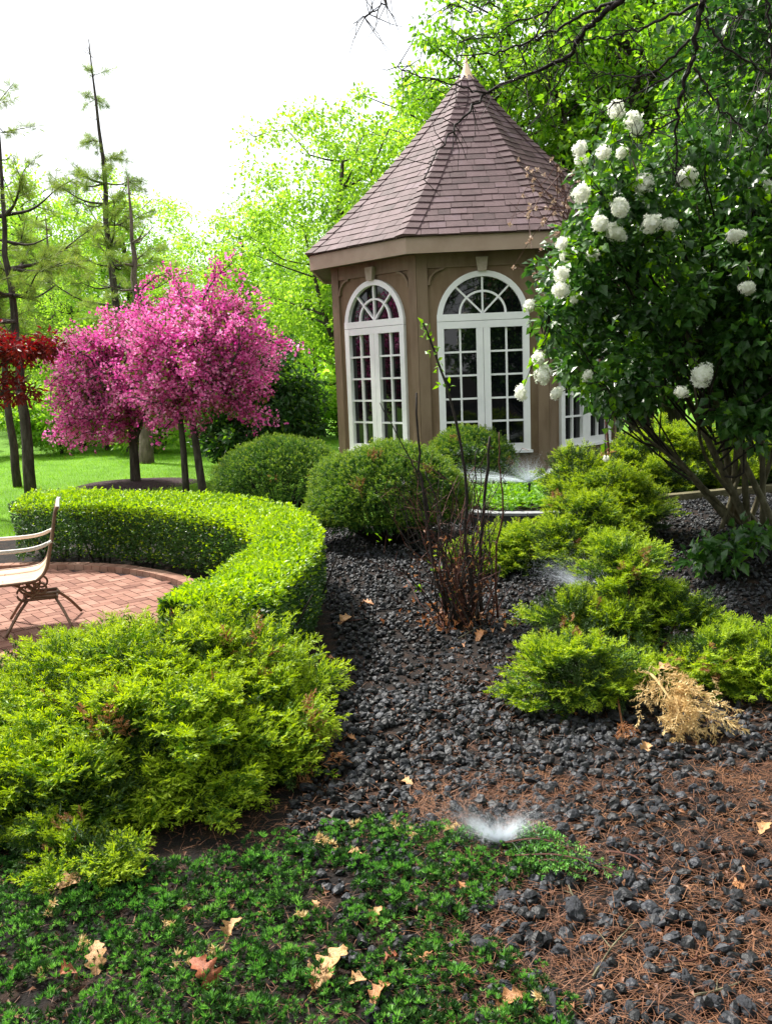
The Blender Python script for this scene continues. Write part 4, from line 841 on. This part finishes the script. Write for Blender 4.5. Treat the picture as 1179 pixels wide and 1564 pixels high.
# dense dark evergreen behind the pink trees
r = RNG(125); bb = G(400, 712); bb = np.array([-2.25, 17.0, 0])
cl = np.concatenate([crown_clumps(r, (-2.3, 17, 1.5), (.95, .9, 1.35), 110, .4), crown_clumps(r, (-1.6, 16.9, .9), (.55, .6, .8), 40, .4), crown_clumps(r, (-3.0, 17, .8), (.6, .6, .7), 35, .4)])
leafy('dense_shrub', 'dense dark green shrub behind the twin trunked crabapple', 'shrub', bb, [([bb, bb + [0, 0, .7], bb + [.1, 0, 1.5]], [.09, .07, .03])], cl, .26, 70, T_leaf(.5), .13, [m_darkleaf, m_mid], m_bark, 126, lr=.02)

# broadleaf trees: three kinds at the origin, copied into the wood
r = RNG(131)
spring = leafy('leafy_tree', 'airy yellow green spring tree left of the summerhouse roof', 'tree', (0, 0, 0), [([(0, 0, 0), (.1, 0, 2), (-.1, .1, 4), (.1, 0, 6.4)], [.2, .16, .11, .04]), ([(0, 0, 1.8), (.6, .2, 3.4), (.9, .2, 5.2)], [.085, .055, .012]), ([(0, 0, 1.6), (-.6, -.2, 3.2), (-.9, 0, 5)], [.085, .055, .012])],
    np.concatenate([crown_clumps(r, (0, 0, 4.6), (2.6, 2.4, 3.0), 200, .5, .4, 3), crown_clumps(r, (0, 0, 2.4), (2.1, 2.0, 1.3), 60, .5)]), .46, 125, T_kite(.6), .098, [m_spring, m_mid], m_bark, 132, 'leafy trees of the wood behind', lr=.022, limbs=.3, twigs=1)
mid = leafy('leafy_tree', 'tall mid green tree right behind the summerhouse', 'tree', (0, 0, 0), [([(0, 0, 0), (.1, 0, 3), (-.1, .1, 6), (.1, 0, 10)], [.26, .2, .14, .05]), ([(0, 0, 3), (1, .2, 5), (1.7, .2, 7)], [.13, .09, .03]), ([(0, 0, 2.6), (-1, -.2, 4.6), (-1.6, 0, 6.6)], [.13, .09, .03])],
    np.concatenate([crown_clumps(r, (0, 0, 7), (2.9, 2.8, 4.3), 330, .45, .35, 4), crown_clumps(r, (0, 0, 3), (2.4, 2.3, 1.9), 120, .5)]), .42, 80, T_kite(.55), .15, [m_mid, m_spring], m_bark, 133, 'leafy trees of the wood behind', lr=.04, limbs=.5, twigs=1)
under = leafy('woodland_shrub', 'bright green shrub at the wood edge', 'shrub', (0, 0, 0), [([(0, 0, 0), (.05, 0, .5), (.1, 0, 1.1)], [.06, .045, .02])],
    crown_clumps(r, (0, 0, 1.0), (1.5, 1.3, .95), 90, .45, .25, 5), .3, 75, T_kite(.62), .13, [m_spring, m_mid], m_bark, 134, 'shrubs along the edge of the wood', lr=.02)
spring.location = (-.75, 20.5, 0); spring.rotation_euler = (0, 0, .4); spring.scale = (1.0, 1.0, 1.0)
mid.location = (5.6, 19.2, 0); mid.scale = (1.08, 1.08, 1.08)
under.location = (-5.6, 21.5, 0)
SP = [(-3.6, 24.5, .84, 1.1, 'yellow green tree behind the twin trunked crabapple'), (1.4, 22.5, 1.2, 2.2, 'yellow green tree whose top shows left of the roof peak'), (-6.5, 31, .8, 3, 'small pale tree deep in the wood behind the pink crabapples'), (-10.5, 28, .85, 4.2, 'pale tree deep in the wood at the far left'), (-8.3, 24.5, .62, 5.1, 'small bright tree between the pines at left'), (-14, 33, 1.1, .2, 'large pale tree far off at the left edge'), (-11.5, 30, 1.15, 5.5, 'pale tree filling the gap between the thin pines'), (-9.4, 34, 1.2, 3.8, 'pale tree behind the leader of the tall pine'), (-3.8, 36, 1.0, 1.9, 'far pale tree seen left of the summerhouse wall'), (1.5, 40, 1.3, 2.9, 'farthest pale tree hidden behind the summerhouse')]
for x, y, s, a, lb in SP: copy_thing(spring, (x, y, float(hgt(x, y))), a, s, lb)
MD = [(3.2, 21.5, .95, 1.2, 'green tree directly behind the roof peak'), (9.2, 17.5, 1.1, 2.4, 'big green tree behind the white-flowered shrub'), (7.4, 22.5, 1.25, 3.3, 'tallest green tree at the upper right'), (12.5, 21, 1.2, 4.5, 'green tree at the far right of the wood'), (5.8, 14.6, .62, 5.2, 'smaller green tree close to the right wall of the summerhouse')]
for x, y, s, a, lb in MD: copy_thing(mid, (x, y, float(hgt(x, y))), a, s, lb)
# unseen trees around the viewpoint, mirrored in panes and added to block skylight
for x, y, s, a in ((-7, -9.5, 1.0, .5), (-1, -13, 1.1, 1.5), (5, -10, 1.15, 2.2), (9.5, -3, 1.1, 3.1), (-12, -6, 1, 4.4), (9, 4.5, 1.0, 5.1)): copy_thing(mid, (x, y, 0), a, s, 'unseen tree near the viewpoint, mirrored in the panes and added to block skylight')
US = [(-8.2, 22.5, 1.0, 1.2), (-10.8, 22, 1.1, 2.1), (-3.4, 23.5, .9, 3.3), (-1.2, 24.5, .85, 4.1), (-6.8, 25, 1.2, 5.2), (-13.2, 24, 1.2, .3), (.6, 25.5, .9, 1.9), (-4.6, 27.5, 1.2, 2.8)]
UL = ['bright shrub below the small tree between the pines', 'bright shrub at wood edge near the left frame', 'bright shrub behind the dark evergreen', 'low shrub glimpsed left of the summerhouse wall', 'wide shrub behind the mulch ring tree', 'big shrub at the far left edge of the wood', 'shrub just behind the left summerhouse wall', 'large shrub deep behind the twin trunked crabapple']
for (x, y, s, a), lb in zip(US, UL): copy_thing(under, (x, y, float(hgt(x, y))), a, s, lb)
# slender sapling trunks seen between summerhouse and evergreen
for px, Y, h_, lb in ((485, 22, 3.4, 'slender sapling left of the summerhouse wall'), (165, 23, 2.8, 'slender sapling left of the mulch ring tree')):
    b = D(px, 690, Y); b[2] = hgt(b[0], b[1]); r = RNG(int(px)); leafy('sapling', lb, 'tree', b, [([b, b + [.05, 0, h_ * .5], b + [-.02, 0, h_]], [.055, .045, .015])], crown_clumps(r, b + np.array([0, 0, h_]), (.8, .8, .9), 26, .5), .3, 50, T_kite(.6), .13, [m_spring], m_bark, 141, lr=.012)
# far wood as one mass
r = RNG(145); n = 26000; x = r.uniform(-70, 60, n); y = 44 + r.uniform(0, 16, n); top = 3.6 + 1.8 * noise3(np.c_[x, x * 0, x * 0], .25, 7) + 1.4 * noise3(np.c_[x, x * 0, x * 0], .8, 8)
z = hgt(x, y) + r.uniform(0, 1, n) ** .7 * np.clip(top, .8, 9); mb = MB(); mb.scatter(T_kite(.7), np.c_[x, y, z], r.normal(size=(n, 3)), r.uniform(.4, .8, n), r)
tag(mb.build('far_woods', [m_spring]), 'pale green far wood beyond the lawn', 'woods', kind='stuff')

# ------------------------------------------------------------------ white-flowered viburnum
r = RNG(151); vb = np.array([3.35, 8.15, .17]); root = thing('viburnum_shrub', 'tall multi-stemmed shrub with round white flower heads at right', 'shrub', vb)
poly = [(828, 400), (870, 330), (895, 255), (945, 195), (1010, 225), (1110, 170), (1260, 110), (1330, 420), (1290, 690), (1120, 660), (1040, 600), (970, 610), (930, 670), (890, 668), (872, 600), (850, 520), (830, 470)]
cl = []
while len(cl) < 420:
    px, py = r.uniform(795, 1330), r.uniform(90, 720)
    if inpoly(px, py, poly) and noise3(np.array([[px, py, 0]]), .018, 4)[0] > -.55: cl.append(D(px, py, r.uniform(6.6, 8.6)))
for q in range(26): cl.append(D(r.uniform(885, 1000), r.uniform(318, 405), r.uniform(6.6, 8.2)))
cl = np.array(cl); T = T_leaf(.72, .1, .15)
tips = [D(880, 560, 7.2), D(900, 330, 7.2), D(960, 230, 7.4), D(1010, 420, 7.0), D(1060, 300, 7.4), D(1100, 430, 7.3), D(1170, 260, 7.8), D(1190, 450, 7.6), D(950, 640, 6.9), D(1240, 380, 8), D(1060, 590, 6.8)]
for k, e in enumerate(tips):
    b = vb + np.array([r.normal() * .14, r.normal() * .1, -.05]); m_ = b * .55 + e * .45 + np.array([r.normal() * .1, 0, .12]); q = MB(); q.tube(spline([b, m_, e], 12), np.linspace(.042 - .002 * k, .008, 12), 7); q.build('stem', m_barkpale, root, smooth=True)
lb = MB()
for c in cl[::2]:
    e = tips[np.argmin([np.linalg.norm(t - c) for t in tips])]; f = r.uniform(.35, .9); a = vb * (1 - f) + e * f; lb.tube(limb(a, c, r, .05), np.linspace(.011, .003, 7), 4)
lb.build('twigs', m_dark_twig, root)
per = 62; n = len(cl) * per; ci = np.repeat(np.arange(len(cl)), per); v = unit(r.normal(size=(n, 3))) * r.uniform(0, 1, (n, 1)) ** .5
p = cl[ci] + v * .17; mb = MB(); br = r.uniform(size=n) < .10; d = v + r.normal(size=(n, 3)) * .5 + np.array([0, -.2, -.35]); nr = np.c_[r.normal(size=(n, 2)) * .6, np.ones(n)]
mb.scatter(T, p[~br], d[~br], r.uniform(.055, .115, (~br).sum()), r, nrm=nr[~br]); mb.scatter(remat(T, [1]), p[br], d[br], r.uniform(.05, .085, br.sum()), r, nrm=nr[br])
mb.build('foliage', [m_vib, m_viblite], root)
def flower(seed):
    r = RNG(seed); q = MB(); n = 90; v = unit(r.normal(size=(n, 3))); v = v * np.array([1, 1, .85]); p = v * r.uniform(.72, 1.05, (n, 1)); p = p + .14 * noise3(v, 3, seed)[:, None] * v
    tv = []; tf = []
    for k in range(5):
        a = k * 1.2566; tv += [[0, 0, 0], [.5 * math.cos(a - .5), .06, .5 * math.sin(a - .5)], [math.cos(a), .1, math.sin(a)], [.5 * math.cos(a + .5), .06, .5 * math.sin(a + .5)]]; tf.append([4 * k, 4 * k + 1, 4 * k + 2, 4 * k + 3])
    T = (np.array(tv), [(np.array(tf), 0)]); q.scatter(T, p, v + r.normal(size=(n, 3)) * .35, r.uniform(.26, .36, n), r)
    V, Fa = ico(2); q.add(V * .7, Fa); o = q.build('flower_head', m_petal); me = o.data; bpy.data.objects.remove(o); return me
FM = [flower(s) for s in range(4)]
FL = [(940,168,15),(966,184,14),(972,196,12),(885,228,13),(887,246,11),(922,233,12),(949,233,11),(982,280,16),(1050,270,17),(888,296,17),(946,317,17),(916,341,16),(940,355,18),(995,341,18),(1022,343,12),(858,372,13),(862,392,9),(857,420,15),(856,443,15),(905,390,11),(1122,360,14),(808,467,12),(878,456,10),(822,547,14),(829,573,17),(850,601,12),(795,600,14),(897,574,10),(1072,572,20),(1040,599,12),(1160,150,12),(1172,285,10),(1140,440,14),(925,700,6)]
for k, (px, py, s) in enumerate(FL):
    Y = 6.35 + .25 * r.uniform() if px > 850 else 6.5; g = D(px, py, Y); o = bpy.data.objects.new('flower_head', FM[k % 4]); C.objects.link(o); o.parent = root
    s_ = .86 * s * np.linalg.norm(g - np.array([0, 0, CZ])) / F; o.location = tuple(g - vb); o.scale = tuple(s_ * r.uniform(.82, 1.1, 3)); o.rotation_euler = tuple(r.uniform(0, 6, 3))
for px, py, s in FL:
    tb = MB(); g = D(px, py, 6.5); e = cl[np.argmin(np.linalg.norm(cl - g, axis=1))]; L = limb(e, g, r, .02); tb.tube(L, np.linspace(.006, .003, 7), 4)
    m = 9; tb.scatter(remat(T, [1]), L[r.integers(2, 7, m)], r.normal(size=(m, 3)) + np.array([0, -.1, -.3]), r.uniform(.05, .09, m), r, nrm=np.c_[r.normal(size=(m, 2)) * .6, np.ones(m)])
    tb.build('flower_stalk', [m_dark_twig, m_viblite], root)


# broad leaved plant at the right edge, light green plants in the raised bed
r = RNG(161); b = np.array([2.75, 6.75, float(hgt(2.75, 6.75))]); cl = np.concatenate([crown_clumps(r, b + np.array([0, 0, .22]), (.42, .3, .18), 26, .5), crown_clumps(r, b + np.array([-.3, -.1, .12]), (.2, .2, .1), 8)])
leafy('broadleaf_plant', 'low dark broad-leaved plant at the right edge under the white-flowered shrub', 'plant', b, [([b, b + [0, 0, .12], b + [.05, 0, .25]], [.014, .01, .005])], cl, .1, 11, T_leaf(.6), .1, [m_vib, m_mid], m_dark_twig, 162, fol='foliage', lr=.006, limbs=1)
r = RNG(163); n = 900; x = r.uniform(.75, 2.7, n); y = r.uniform(9.65, 12.6, n); k = (y > np.interp(x, WL[:, 0], WL[:, 1]) + .12) & (np.hypot(x - GX, y - GY) > AP * 1.06); x, y = x[k], y[k]; mb = MB()
for a, b in zip(x, y):
    m = 12; h_ = r.uniform(.06, .2); p = np.c_[a + r.normal(size=m) * .04, b + r.normal(size=m) * .04, bedz(a, b) + r.uniform(.02, h_, m)]; mb.scatter(T_leaf(.55), p, np.c_[r.normal(size=(m, 2)), r.uniform(0, 1, m)], r.uniform(.04, .08, m), r, nrm=np.c_[r.normal(size=(m, 2)) * .5, np.ones(m)])
tag(mb.build('ground_cover', m_ground_leaf), 'light green leafy ground cover in the raised bed', 'ground cover', kind='stuff')
q = MB(); g = D(690, 735, 11.3); q.box((g[0], g[1], .2), (.45, .3, .1)); o = q.build('stepping_stone', m_conc, loc=(g[0], g[1], .15)); tag(o, 'flat pale stone beside the small yew in the raised bed', 'stone')
bv = o.modifiers.new('bevel', 'BEVEL'); bv.width = .02; bv.segments = 2

# ------------------------------------------------------------------ bare shrub with dead twigs
r = RNG(171); b0 = G(700, 958); root = thing('bare_shrub', 'half dead shrub of dark bare canes and brown twigs in the middle of the gravel', 'shrub', b0)
def cane(pts, r0, r1, mat):
    q = MB(); P_ = [D(px, py, Y) for px, py, Y in pts]; P_ = spline(P_, 16); P_[1:-1] += r.normal(size=(14, 3)) * .004; q.tube(P_, np.linspace(r0, r1, 16), 6); q.build('cane', mat, root, smooth=True)
    return P_
Yb = b0[1]
c1 = cane([(730, 950, Yb), (711, 827, Yb), (713, 757, Yb - .05), (697, 648, Yb - .1), (672, 560, Yb - .1), (646, 493, Yb - .1)], .014, .007, m_dark_twig)
c2 = cane([(736, 936, Yb + .1), (733, 858, Yb + .1), (738, 777, Yb + .05), (748, 667, Yb)], .017, .009, m_dark_twig)
cane([(760, 944, Yb + .05), (756, 858, Yb + .05), (768, 777, Yb), (762, 718, Yb), (762, 660, Yb)], .009, .004, m_redtwig)
c4 = cane([(682, 935, Yb), (660, 850, Yb), (647, 757, Yb), (641, 710, Yb), (636, 600, Yb - .05)], .013, .007, m_dark_twig)
cane([(655, 790, Yb), (644, 735, Yb), (620, 690, Yb), (580, 615, Yb)], .008, .003, m_dark_twig)
cane([(715, 950, Yb), (722, 830, Yb + .1), (724, 760, Yb + .1), (726, 690, Yb + .1)], .007, .004, m_dark_twig)
cane([(650, 720, Yb), (668, 770, Yb - .03), (690, 860, Yb)], .006, .005, m_dark_twig)
tw = MB(); dl = MB(); gl = MB()
for k in range(80):
    px = r.normal(676, 30); e = D(px + r.normal() * 48, r.uniform(720, 900) if k > 25 else r.uniform(680, 760), Yb + r.normal() * .22); b = b0 + np.array([r.normal() * .09 + .02, r.normal() * .1, -.02]); L = limb(b, e, r, .0); tw.tube(L, np.linspace(.006, .0018, 7), 4, 0 if r.uniform() < .6 else 1)
    for s_ in range(3):
        a = L[r.integers(2, 7)]; tw.tube(np.array([a, a + unit(r.normal(size=3) + [0, 0, .8]) * r.uniform(.06, .2)]), [.0025, .001], 3, 1)
    m = r.integers(1, 5); t = r.uniform(.05, .6, m); p = np.stack([np.interp(t, np.linspace(0, 1, 7), L[:, q]) for q in range(3)], -1) + r.normal(size=(m, 3)) * .02; dl.scatter(T_leaf(.5, .25, .3), p, r.normal(size=(m, 3)) + [0, 0, -.5], r.uniform(.025, .055, m), r)
m = 120; p = b0 + np.c_[r.normal(size=m) * .2, r.normal(size=m) * .16, np.abs(r.normal(size=m)) * .05 + .02]; dl.scatter(T_leaf(.5, .25, .3), p, r.normal(size=(m, 3)), r.uniform(.03, .06, m), r)
for c, ks in ((c1, (15, 14, 13)), (c1, (12, 11)), (c2, (6,)), (c4, (3,))):
    for k in ks: gl.scatter(T_leaf(.45), c[k] + r.normal(size=(7, 3)) * .02, r.normal(size=(7, 3)) + [0, 0, .3], r.uniform(.035, .06, 7), r)
for px, py in ((640, 900), (690, 915), (735, 690), (580, 820)): gl.scatter(T_leaf(.45), D(px, py, Yb) + r.normal(size=(6, 3)) * .03, r.normal(size=(6, 3)), r.uniform(.025, .045, 6), r)
tw.build('twigs', [m_dark_twig, m_redtwig], root); dl.build('dead_leaves', m_deadleaf, root); gl.build('new_leaves', m_viblite, root)
# dry vine hanging in front of the roof's right edge
r = RNG(175); root = thing('dry_vine', 'dry brown vine with pale seed heads climbing past the roof edge', 'vine', (2.75, 10.6, .2)); tw = MB()
mainv = spline([(2.75, 10.6, .15), (2.65, 10.65, 1.5), (2.5, 10.7, 2.8), D(872, 330, 10.7), D(850, 250, 10.7)], 20); tw.tube(mainv, np.linspace(.02, .006, 20), 5)
for k in range(40):
    a = mainv[r.integers(9, 20)]; e = D(r.uniform(775, 885), r.uniform(215, 450), 10.7 + r.normal() * .3); L = limb(a, e, r, .08, 9); tw.tube(L, np.linspace(.006, .002, 9), 4)
    for s_ in range(2):
        p = L[r.integers(4, 9)]; m = 9; sh = MB(); sh.scatter(T_kite(.9), p + r.normal(size=(m, 3)) * .006, r.normal(size=(m, 3)), r.uniform(.024, .042, m), r); sh.build('seed_head', m_seed, root)
tw.build('stems', m_redtwig, root)

# ------------------------------------------------------------------ bare branches overhead, of a tree standing off to the right
r = RNG(181); tb_ = np.array([3.3, 3.9, 0]); root = thing('overhanging_tree', 'tree with dark bare branches reaching down from the upper right corner', 'tree', tb_)
q = MB(); tp = spline([tb_, (3.2, 4.0, 1.6), (3.15, 4.1, 3.2), (3.0, 4.2, 4.6), (2.7, 4.4, 6.2)], 16); q.tube(tp, np.linspace(.17, .07, 16), 10); q.build('trunk', m_bark, root, smooth=True)
h1 = tp[9]; h2 = tp[11]
BR = [([(1030, -70), (948, 0), (916, 25), (892, 50), (870, 84), (831, 103), (760, 135), (744, 142), (705, 181), (678, 217), (647, 274)], .017, .003, 0), ([(744, 142), (700, 133), (656, 120), (607, 102)], .006, .002, 1), ([(948, 0), (895, 21), (849, 44), (806, 64), (760, 80), (700, 84)], .011, .003, 1), ([(920, -50), (856, 0), (835, 20), (788, 34), (760, 53), (700, 66)], .009, .002, 0),
      ([(855, 0), (803, 75), (799, 96), (806, 142), (813, 160)], .006, .002, 1), ([(867, 92), (849, 135), (819, 181)], .007, .002, 1), ([(1080, -60), (1073, 0), (1066, 32), (1053, 100), (1041, 135), (1034, 178), (1032, 250), (1036, 290)], .02, .003, 0), ([(1053, 60), (1009, 103), (973, 116), (931, 114), (900, 108)], .009, .002, 1), ([(1045, 103), (1005, 124), (948, 156), (915, 170)], .008, .002, 1),
      ([(1066, 5), (1005, 32), (959, 50), (892, 60), (860, 62)], .010, .002, 1), ([(1077, 28), (1101, 64), (1144, 96), (1190, 120)], .008, .003, 1), ([(1059, 103), (1080, 135), (1101, 167), (1133, 192)], .009, .003, 1), ([(1160, -40), (1169, 0), (1174, 71), (1178, 117), (1170, 190)], .010, .003, 0), ([(1034, 181), (991, 203), (960, 205)], .006, .002, 1), ([(640, -40), (590, 0), (570, 18), (540, 36)], .006, .002, 0), ([(800, -40), (740, 12), (700, 10), (690, 6)], .005, .002, 0), ([(835, 18), (842, 60), (835, 100), (828, 130)], .005, .002, 1), ([(1101, 64), (1120, 30), (1150, 10)], .005, .002, 1), ([(960, 50), (985, 90), (990, 130)], .004, .0015, 1)]
tw = MB(); starts = {}
for pts, r0, r1, child in BR:
    Y0 = 4.5; P_ = [D(px, py, Y0 + .0012 * (px - 900) * 0 + .25 * math.sin(px * .01)) for px, py in pts]
    if not child: P_ = [h1 if pts[0][0] > 850 else h2, (h1 + P_[0]) / 2 + np.array([0, 0, .25])] + P_
    n_ = len(P_) * 5; L = spline(P_, n_); L[2:-1] += r.normal(size=(n_ - 3, 3)) * .006; q = MB(); q.tube(L, np.linspace(r0 * (1.1 if not child else .8), r1, n_), 6); q.build('branch', m_dark_twig, root, smooth=True)
    for k in range(int(n_ * .9)):
        i = r.integers(n_ // 3, n_); d = unit(r.normal(size=3) + np.array([-.3, 0, -.35])) * r.uniform(.06, .22); a = L[i]; tw.tube(np.array([a, a + d * .5 + r.normal(size=3) * .01, a + d]), [.0028, .002, .001], 3)
tw.build('twigs', m_dark_twig, root)
r = RNG(183); cl = np.concatenate([crown_clumps(r, (2.6, 4.6, 5.9), (2.4, 1.7, 1.2), 150, .5), crown_clumps(r, (2.6, 1.2, 5.6), (2.6, 2.6, 1.1), 170, .5), crown_clumps(r, D(1140, 60, 5.6), (.6, .5, .4), 22, .5)]); n = len(cl) * 70; ci = np.repeat(np.arange(len(cl)), 70); v = unit(r.normal(size=(n, 3))) * r.uniform(0, 1, (n, 1)) ** .5  # unseen leaf masses enlarged to shade the right foreground; corner clump in view
mb = MB(); mb.scatter(T_kite(.5), cl[ci] + v * .3, v + r.normal(size=(n, 3)) * .5, r.uniform(.05, .1, n), r, nrm=np.c_[r.normal(size=(n, 2)) * .5, np.ones(n)]); mb.build('crown', m_darkleaf, root)

# ------------------------------------------------------------------ patio chair (seen from its side, facing left)
cb = G(60, 962); ang = math.radians(19); root = thing('patio_chair', 'bronze metal spring chair with tan sling seat and back on the brick patio', 'chair', (cb[0], cb[1], .03)); O = np.array([cb[0], cb[1], .03])
def L3(x, y, z): return O + np.array([x * math.cos(ang) - y * math.sin(ang), x * math.sin(ang) + y * math.cos(ang), z])
prof = [(-.62, .40), (-.5, .385), (-.3, .38), (-.02, .385), (.06, .41), (.105, .47), (.13, .56), (.17, .73), (.195, .85), (.215, .895)]
pp = spline(prof, 40)
for sy in (-.27, .27):
    q = MB(); q.tube([L3(a, sy, b) for a, b in pp], .012, 8); q.build('side_frame', m_chair, root, smooth=True)
q = MB(); n_ = 38; V = []
for k in range(n_):
    for y in np.linspace(-.255, .255, 9): V.append(L3(pp[k][0], y, pp[k][1] - .015 * (1 - (y / .26) ** 2)))
i = np.arange(n_ - 1)[:, None] * 9 + np.arange(8)[None]; q.add(V, np.stack([i, i + 1, i + 10, i + 9], -1).reshape(-1, 4)); o = q.build('sling', m_sling, root, smooth=True); sm = o.modifiers.new('solid', 'SOLIDIFY'); sm.thickness = .006
q = MB(); q.tube([L3(.215, y, .895 + .012 * math.cos(y * 11)) for y in np.linspace(-.27, .27, 13)], .013, 8); q.build('top_rail', m_arm, root, smooth=True)
for sy in (-.29, .29):
    q = MB(); ap = spline([(.155, .66), (.08, .625), (-.05, .61), (-.35, .615), (-.58, .63), (-.66, .58), (-.62, .42)], 26); pts = np.array([L3(a, sy, b) for a, b in ap]); q.tube(pts, .011, 8)
    t_ = unit(np.gradient(pts, axis=0)); sd_ = np.array([-math.sin(ang), math.cos(ang), 0]) * .014; V = np.concatenate([pts[2:20] - sd_ + [0, 0, .008], pts[2:20] + sd_ + [0, 0, .008], pts[2:20] + sd_ + [0, 0, .015], pts[2:20] - sd_ + [0, 0, .015]]); i_ = np.arange(17)
    for a_, b_ in ((0, 18), (18, 36), (36, 54), (54, 0)): q.add(V, np.stack([a_ + i_, a_ + i_ + 1, b_ + i_ + 1, b_ + i_], -1))
    q.build('armrest', m_arm, root, smooth=True)
for y in (-.12, .12):
    q = MB()
    for c, rr in (((-.06, .27), .052), ((-.01, .30), .045), ((.045, .3), .04)):
        t = np.linspace(0, 2 * math.pi, 25); q.tube([L3(c[0] + rr * math.cos(a), y, c[1] + rr * math.sin(a)) for a in t], .0085, 6)
    q.tube([L3(-.2, y, .375), L3(-.1, y, .33), L3(0, y, .24), L3(.15, y, .235)], .009, 6)
    q.build('spring', m_chair, root, smooth=True)
q = MB(); q.tube([L3(-.06, -.12, .225), L3(.15, -.12, .225), L3(.15, .12, .225), L3(-.06, .12, .225), L3(-.06, -.12, .225)], .011, 6); q.tube([L3(-.08, 0, .23), L3(.17, 0, .23)], .016, 8); q.build('base_frame', m_chair, root, smooth=True)
for (x, y, ex, ey) in ((-.05, -.12, -.2, -.26), (.14, -.12, .24, -.26), (-.05, .12, -.2, .26), (.14, .12, .3, .26)):
    q = MB(); q.tube(spline([L3(x, y, .22), L3((x + ex) / 2 + .0, (y + ey) / 2, .13), L3(ex, ey, .012)], 8), .011, 6); q.build('leg', m_chair, root, smooth=True)

# ------------------------------------------------------------------ sprinklers with their jets
def sprinkler(label, top, h, jets, nd, seed, ds=(.0007, .0016)):
    """jets: (direction, spread, speed, share) droplets thrown on short parabolas"""
    r = RNG(seed); top = np.array(top); root = thing('sprinkler', label, 'sprinkler', top - [0, 0, h]); q = MB(); q.tube([top - [0, 0, h + .03], top - [0, 0, .03]], .014, 10); q.build('riser', m_black, root)
    q = MB(); q.tube([top - [0, 0, .034], top - [0, 0, .02], top - [0, 0, .004]], [.02, .022, .016], 12); q.build('nozzle', m_black, root)
    V, Fa = np.array([[0, 0, -.6], [.6, 0, 0], [0, .6, 0], [-.6, 0, 0], [0, -.6, 0], [0, 0, .6]]), np.array([[0, 2, 1], [0, 3, 2], [0, 4, 3], [0, 1, 4], [5, 1, 2], [5, 2, 3], [5, 3, 4], [5, 4, 1]])
    V = np.stack([V[:, 0] * .5, V[:, 2] * 2.6, V[:, 1] * .5], -1); q = MB()
    for (d, sp, R_, share) in jets:
        def way(dd, s): 
            p = top + dd * s[..., None]; p[..., 2] -= .18 * s ** 2 / max(R_, .3); return p
        n = int(nd * share); m = n // 400
        for _ in range(m):                                # thin broken streams from the nozzle
            d_ = unit(unit(np.array(d, float)) + r.normal(size=3) * np.array(sp)); e = R_ * r.uniform(.35, 1); p = way(d_[None], np.linspace(.004, e, 6)); q.tube(p, np.linspace(ds[0] * .55, ds[0] * .18, 6), 3, cap=False)
        dd = unit(unit(np.array(d, float)) + r.normal(size=(n, 3)) * np.array(sp)); s = r.uniform(.03, 1, n) ** 1.25 * R_ * r.choice([.6, .8, 1., 1.25], n); p = way(dd, s) + r.normal(size=(n, 3)) * (.06 * s)[:, None]
        q.scatter((V, [(Fa, 0)]), p, dd + np.c_[np.zeros((n, 2)), -.5 * s / max(R_, .3)], r.uniform(*ds, n) * (1.1 - .6 * s / R_), r)
    q.build('water_spray', m_water, root)
s1 = D(762, 1288, 3.0)
sprinkler('nearest sprinkler head spraying a white fan of water among the creeping juniper', s1, .09, [((-.75, .1, .75), (.16, .3, .12), .17, .3), ((.75, .1, .7), (.16, .3, .12), .16, .3), ((0, .2, 1), (.4, .35, .1), .12, .3), ((-1, .3, .9), (.2, .3, .16), .3, .16), ((1, .3, .7), (.2, .3, .16), .28, .1)], 78000, 191, (.0004, .0009))
s2 = D(897, 903, 6.6)
sprinkler('middle sprinkler spraying thin mist in front of the golden juniper', s2, .1, [((-1, .2, .75), (.1, .2, .16), .5, .5), ((-.5, .1, 1), (.3, .2, .3), .45, .25), ((.9, .3, .6), (.25, .2, .25), .4, .25)], 30000, 192, (.0009, .0018))
s3 = D(808, 737, 10.4)
sprinkler('far sprinkler in the raised bed throwing a wide jet towards the summerhouse', s3, .22, [((-1, .15, .22), (.10, .12, .045), 1.5, .55), ((1, .1, .52), (.03, .05, .03), .95, .3), ((0, .2, .35), (.6, .2, .15), .4, .3), ((-.4, .2, .8), (.5, .2, .3), .5, .15)], 30000, 193, (.0014, .003))
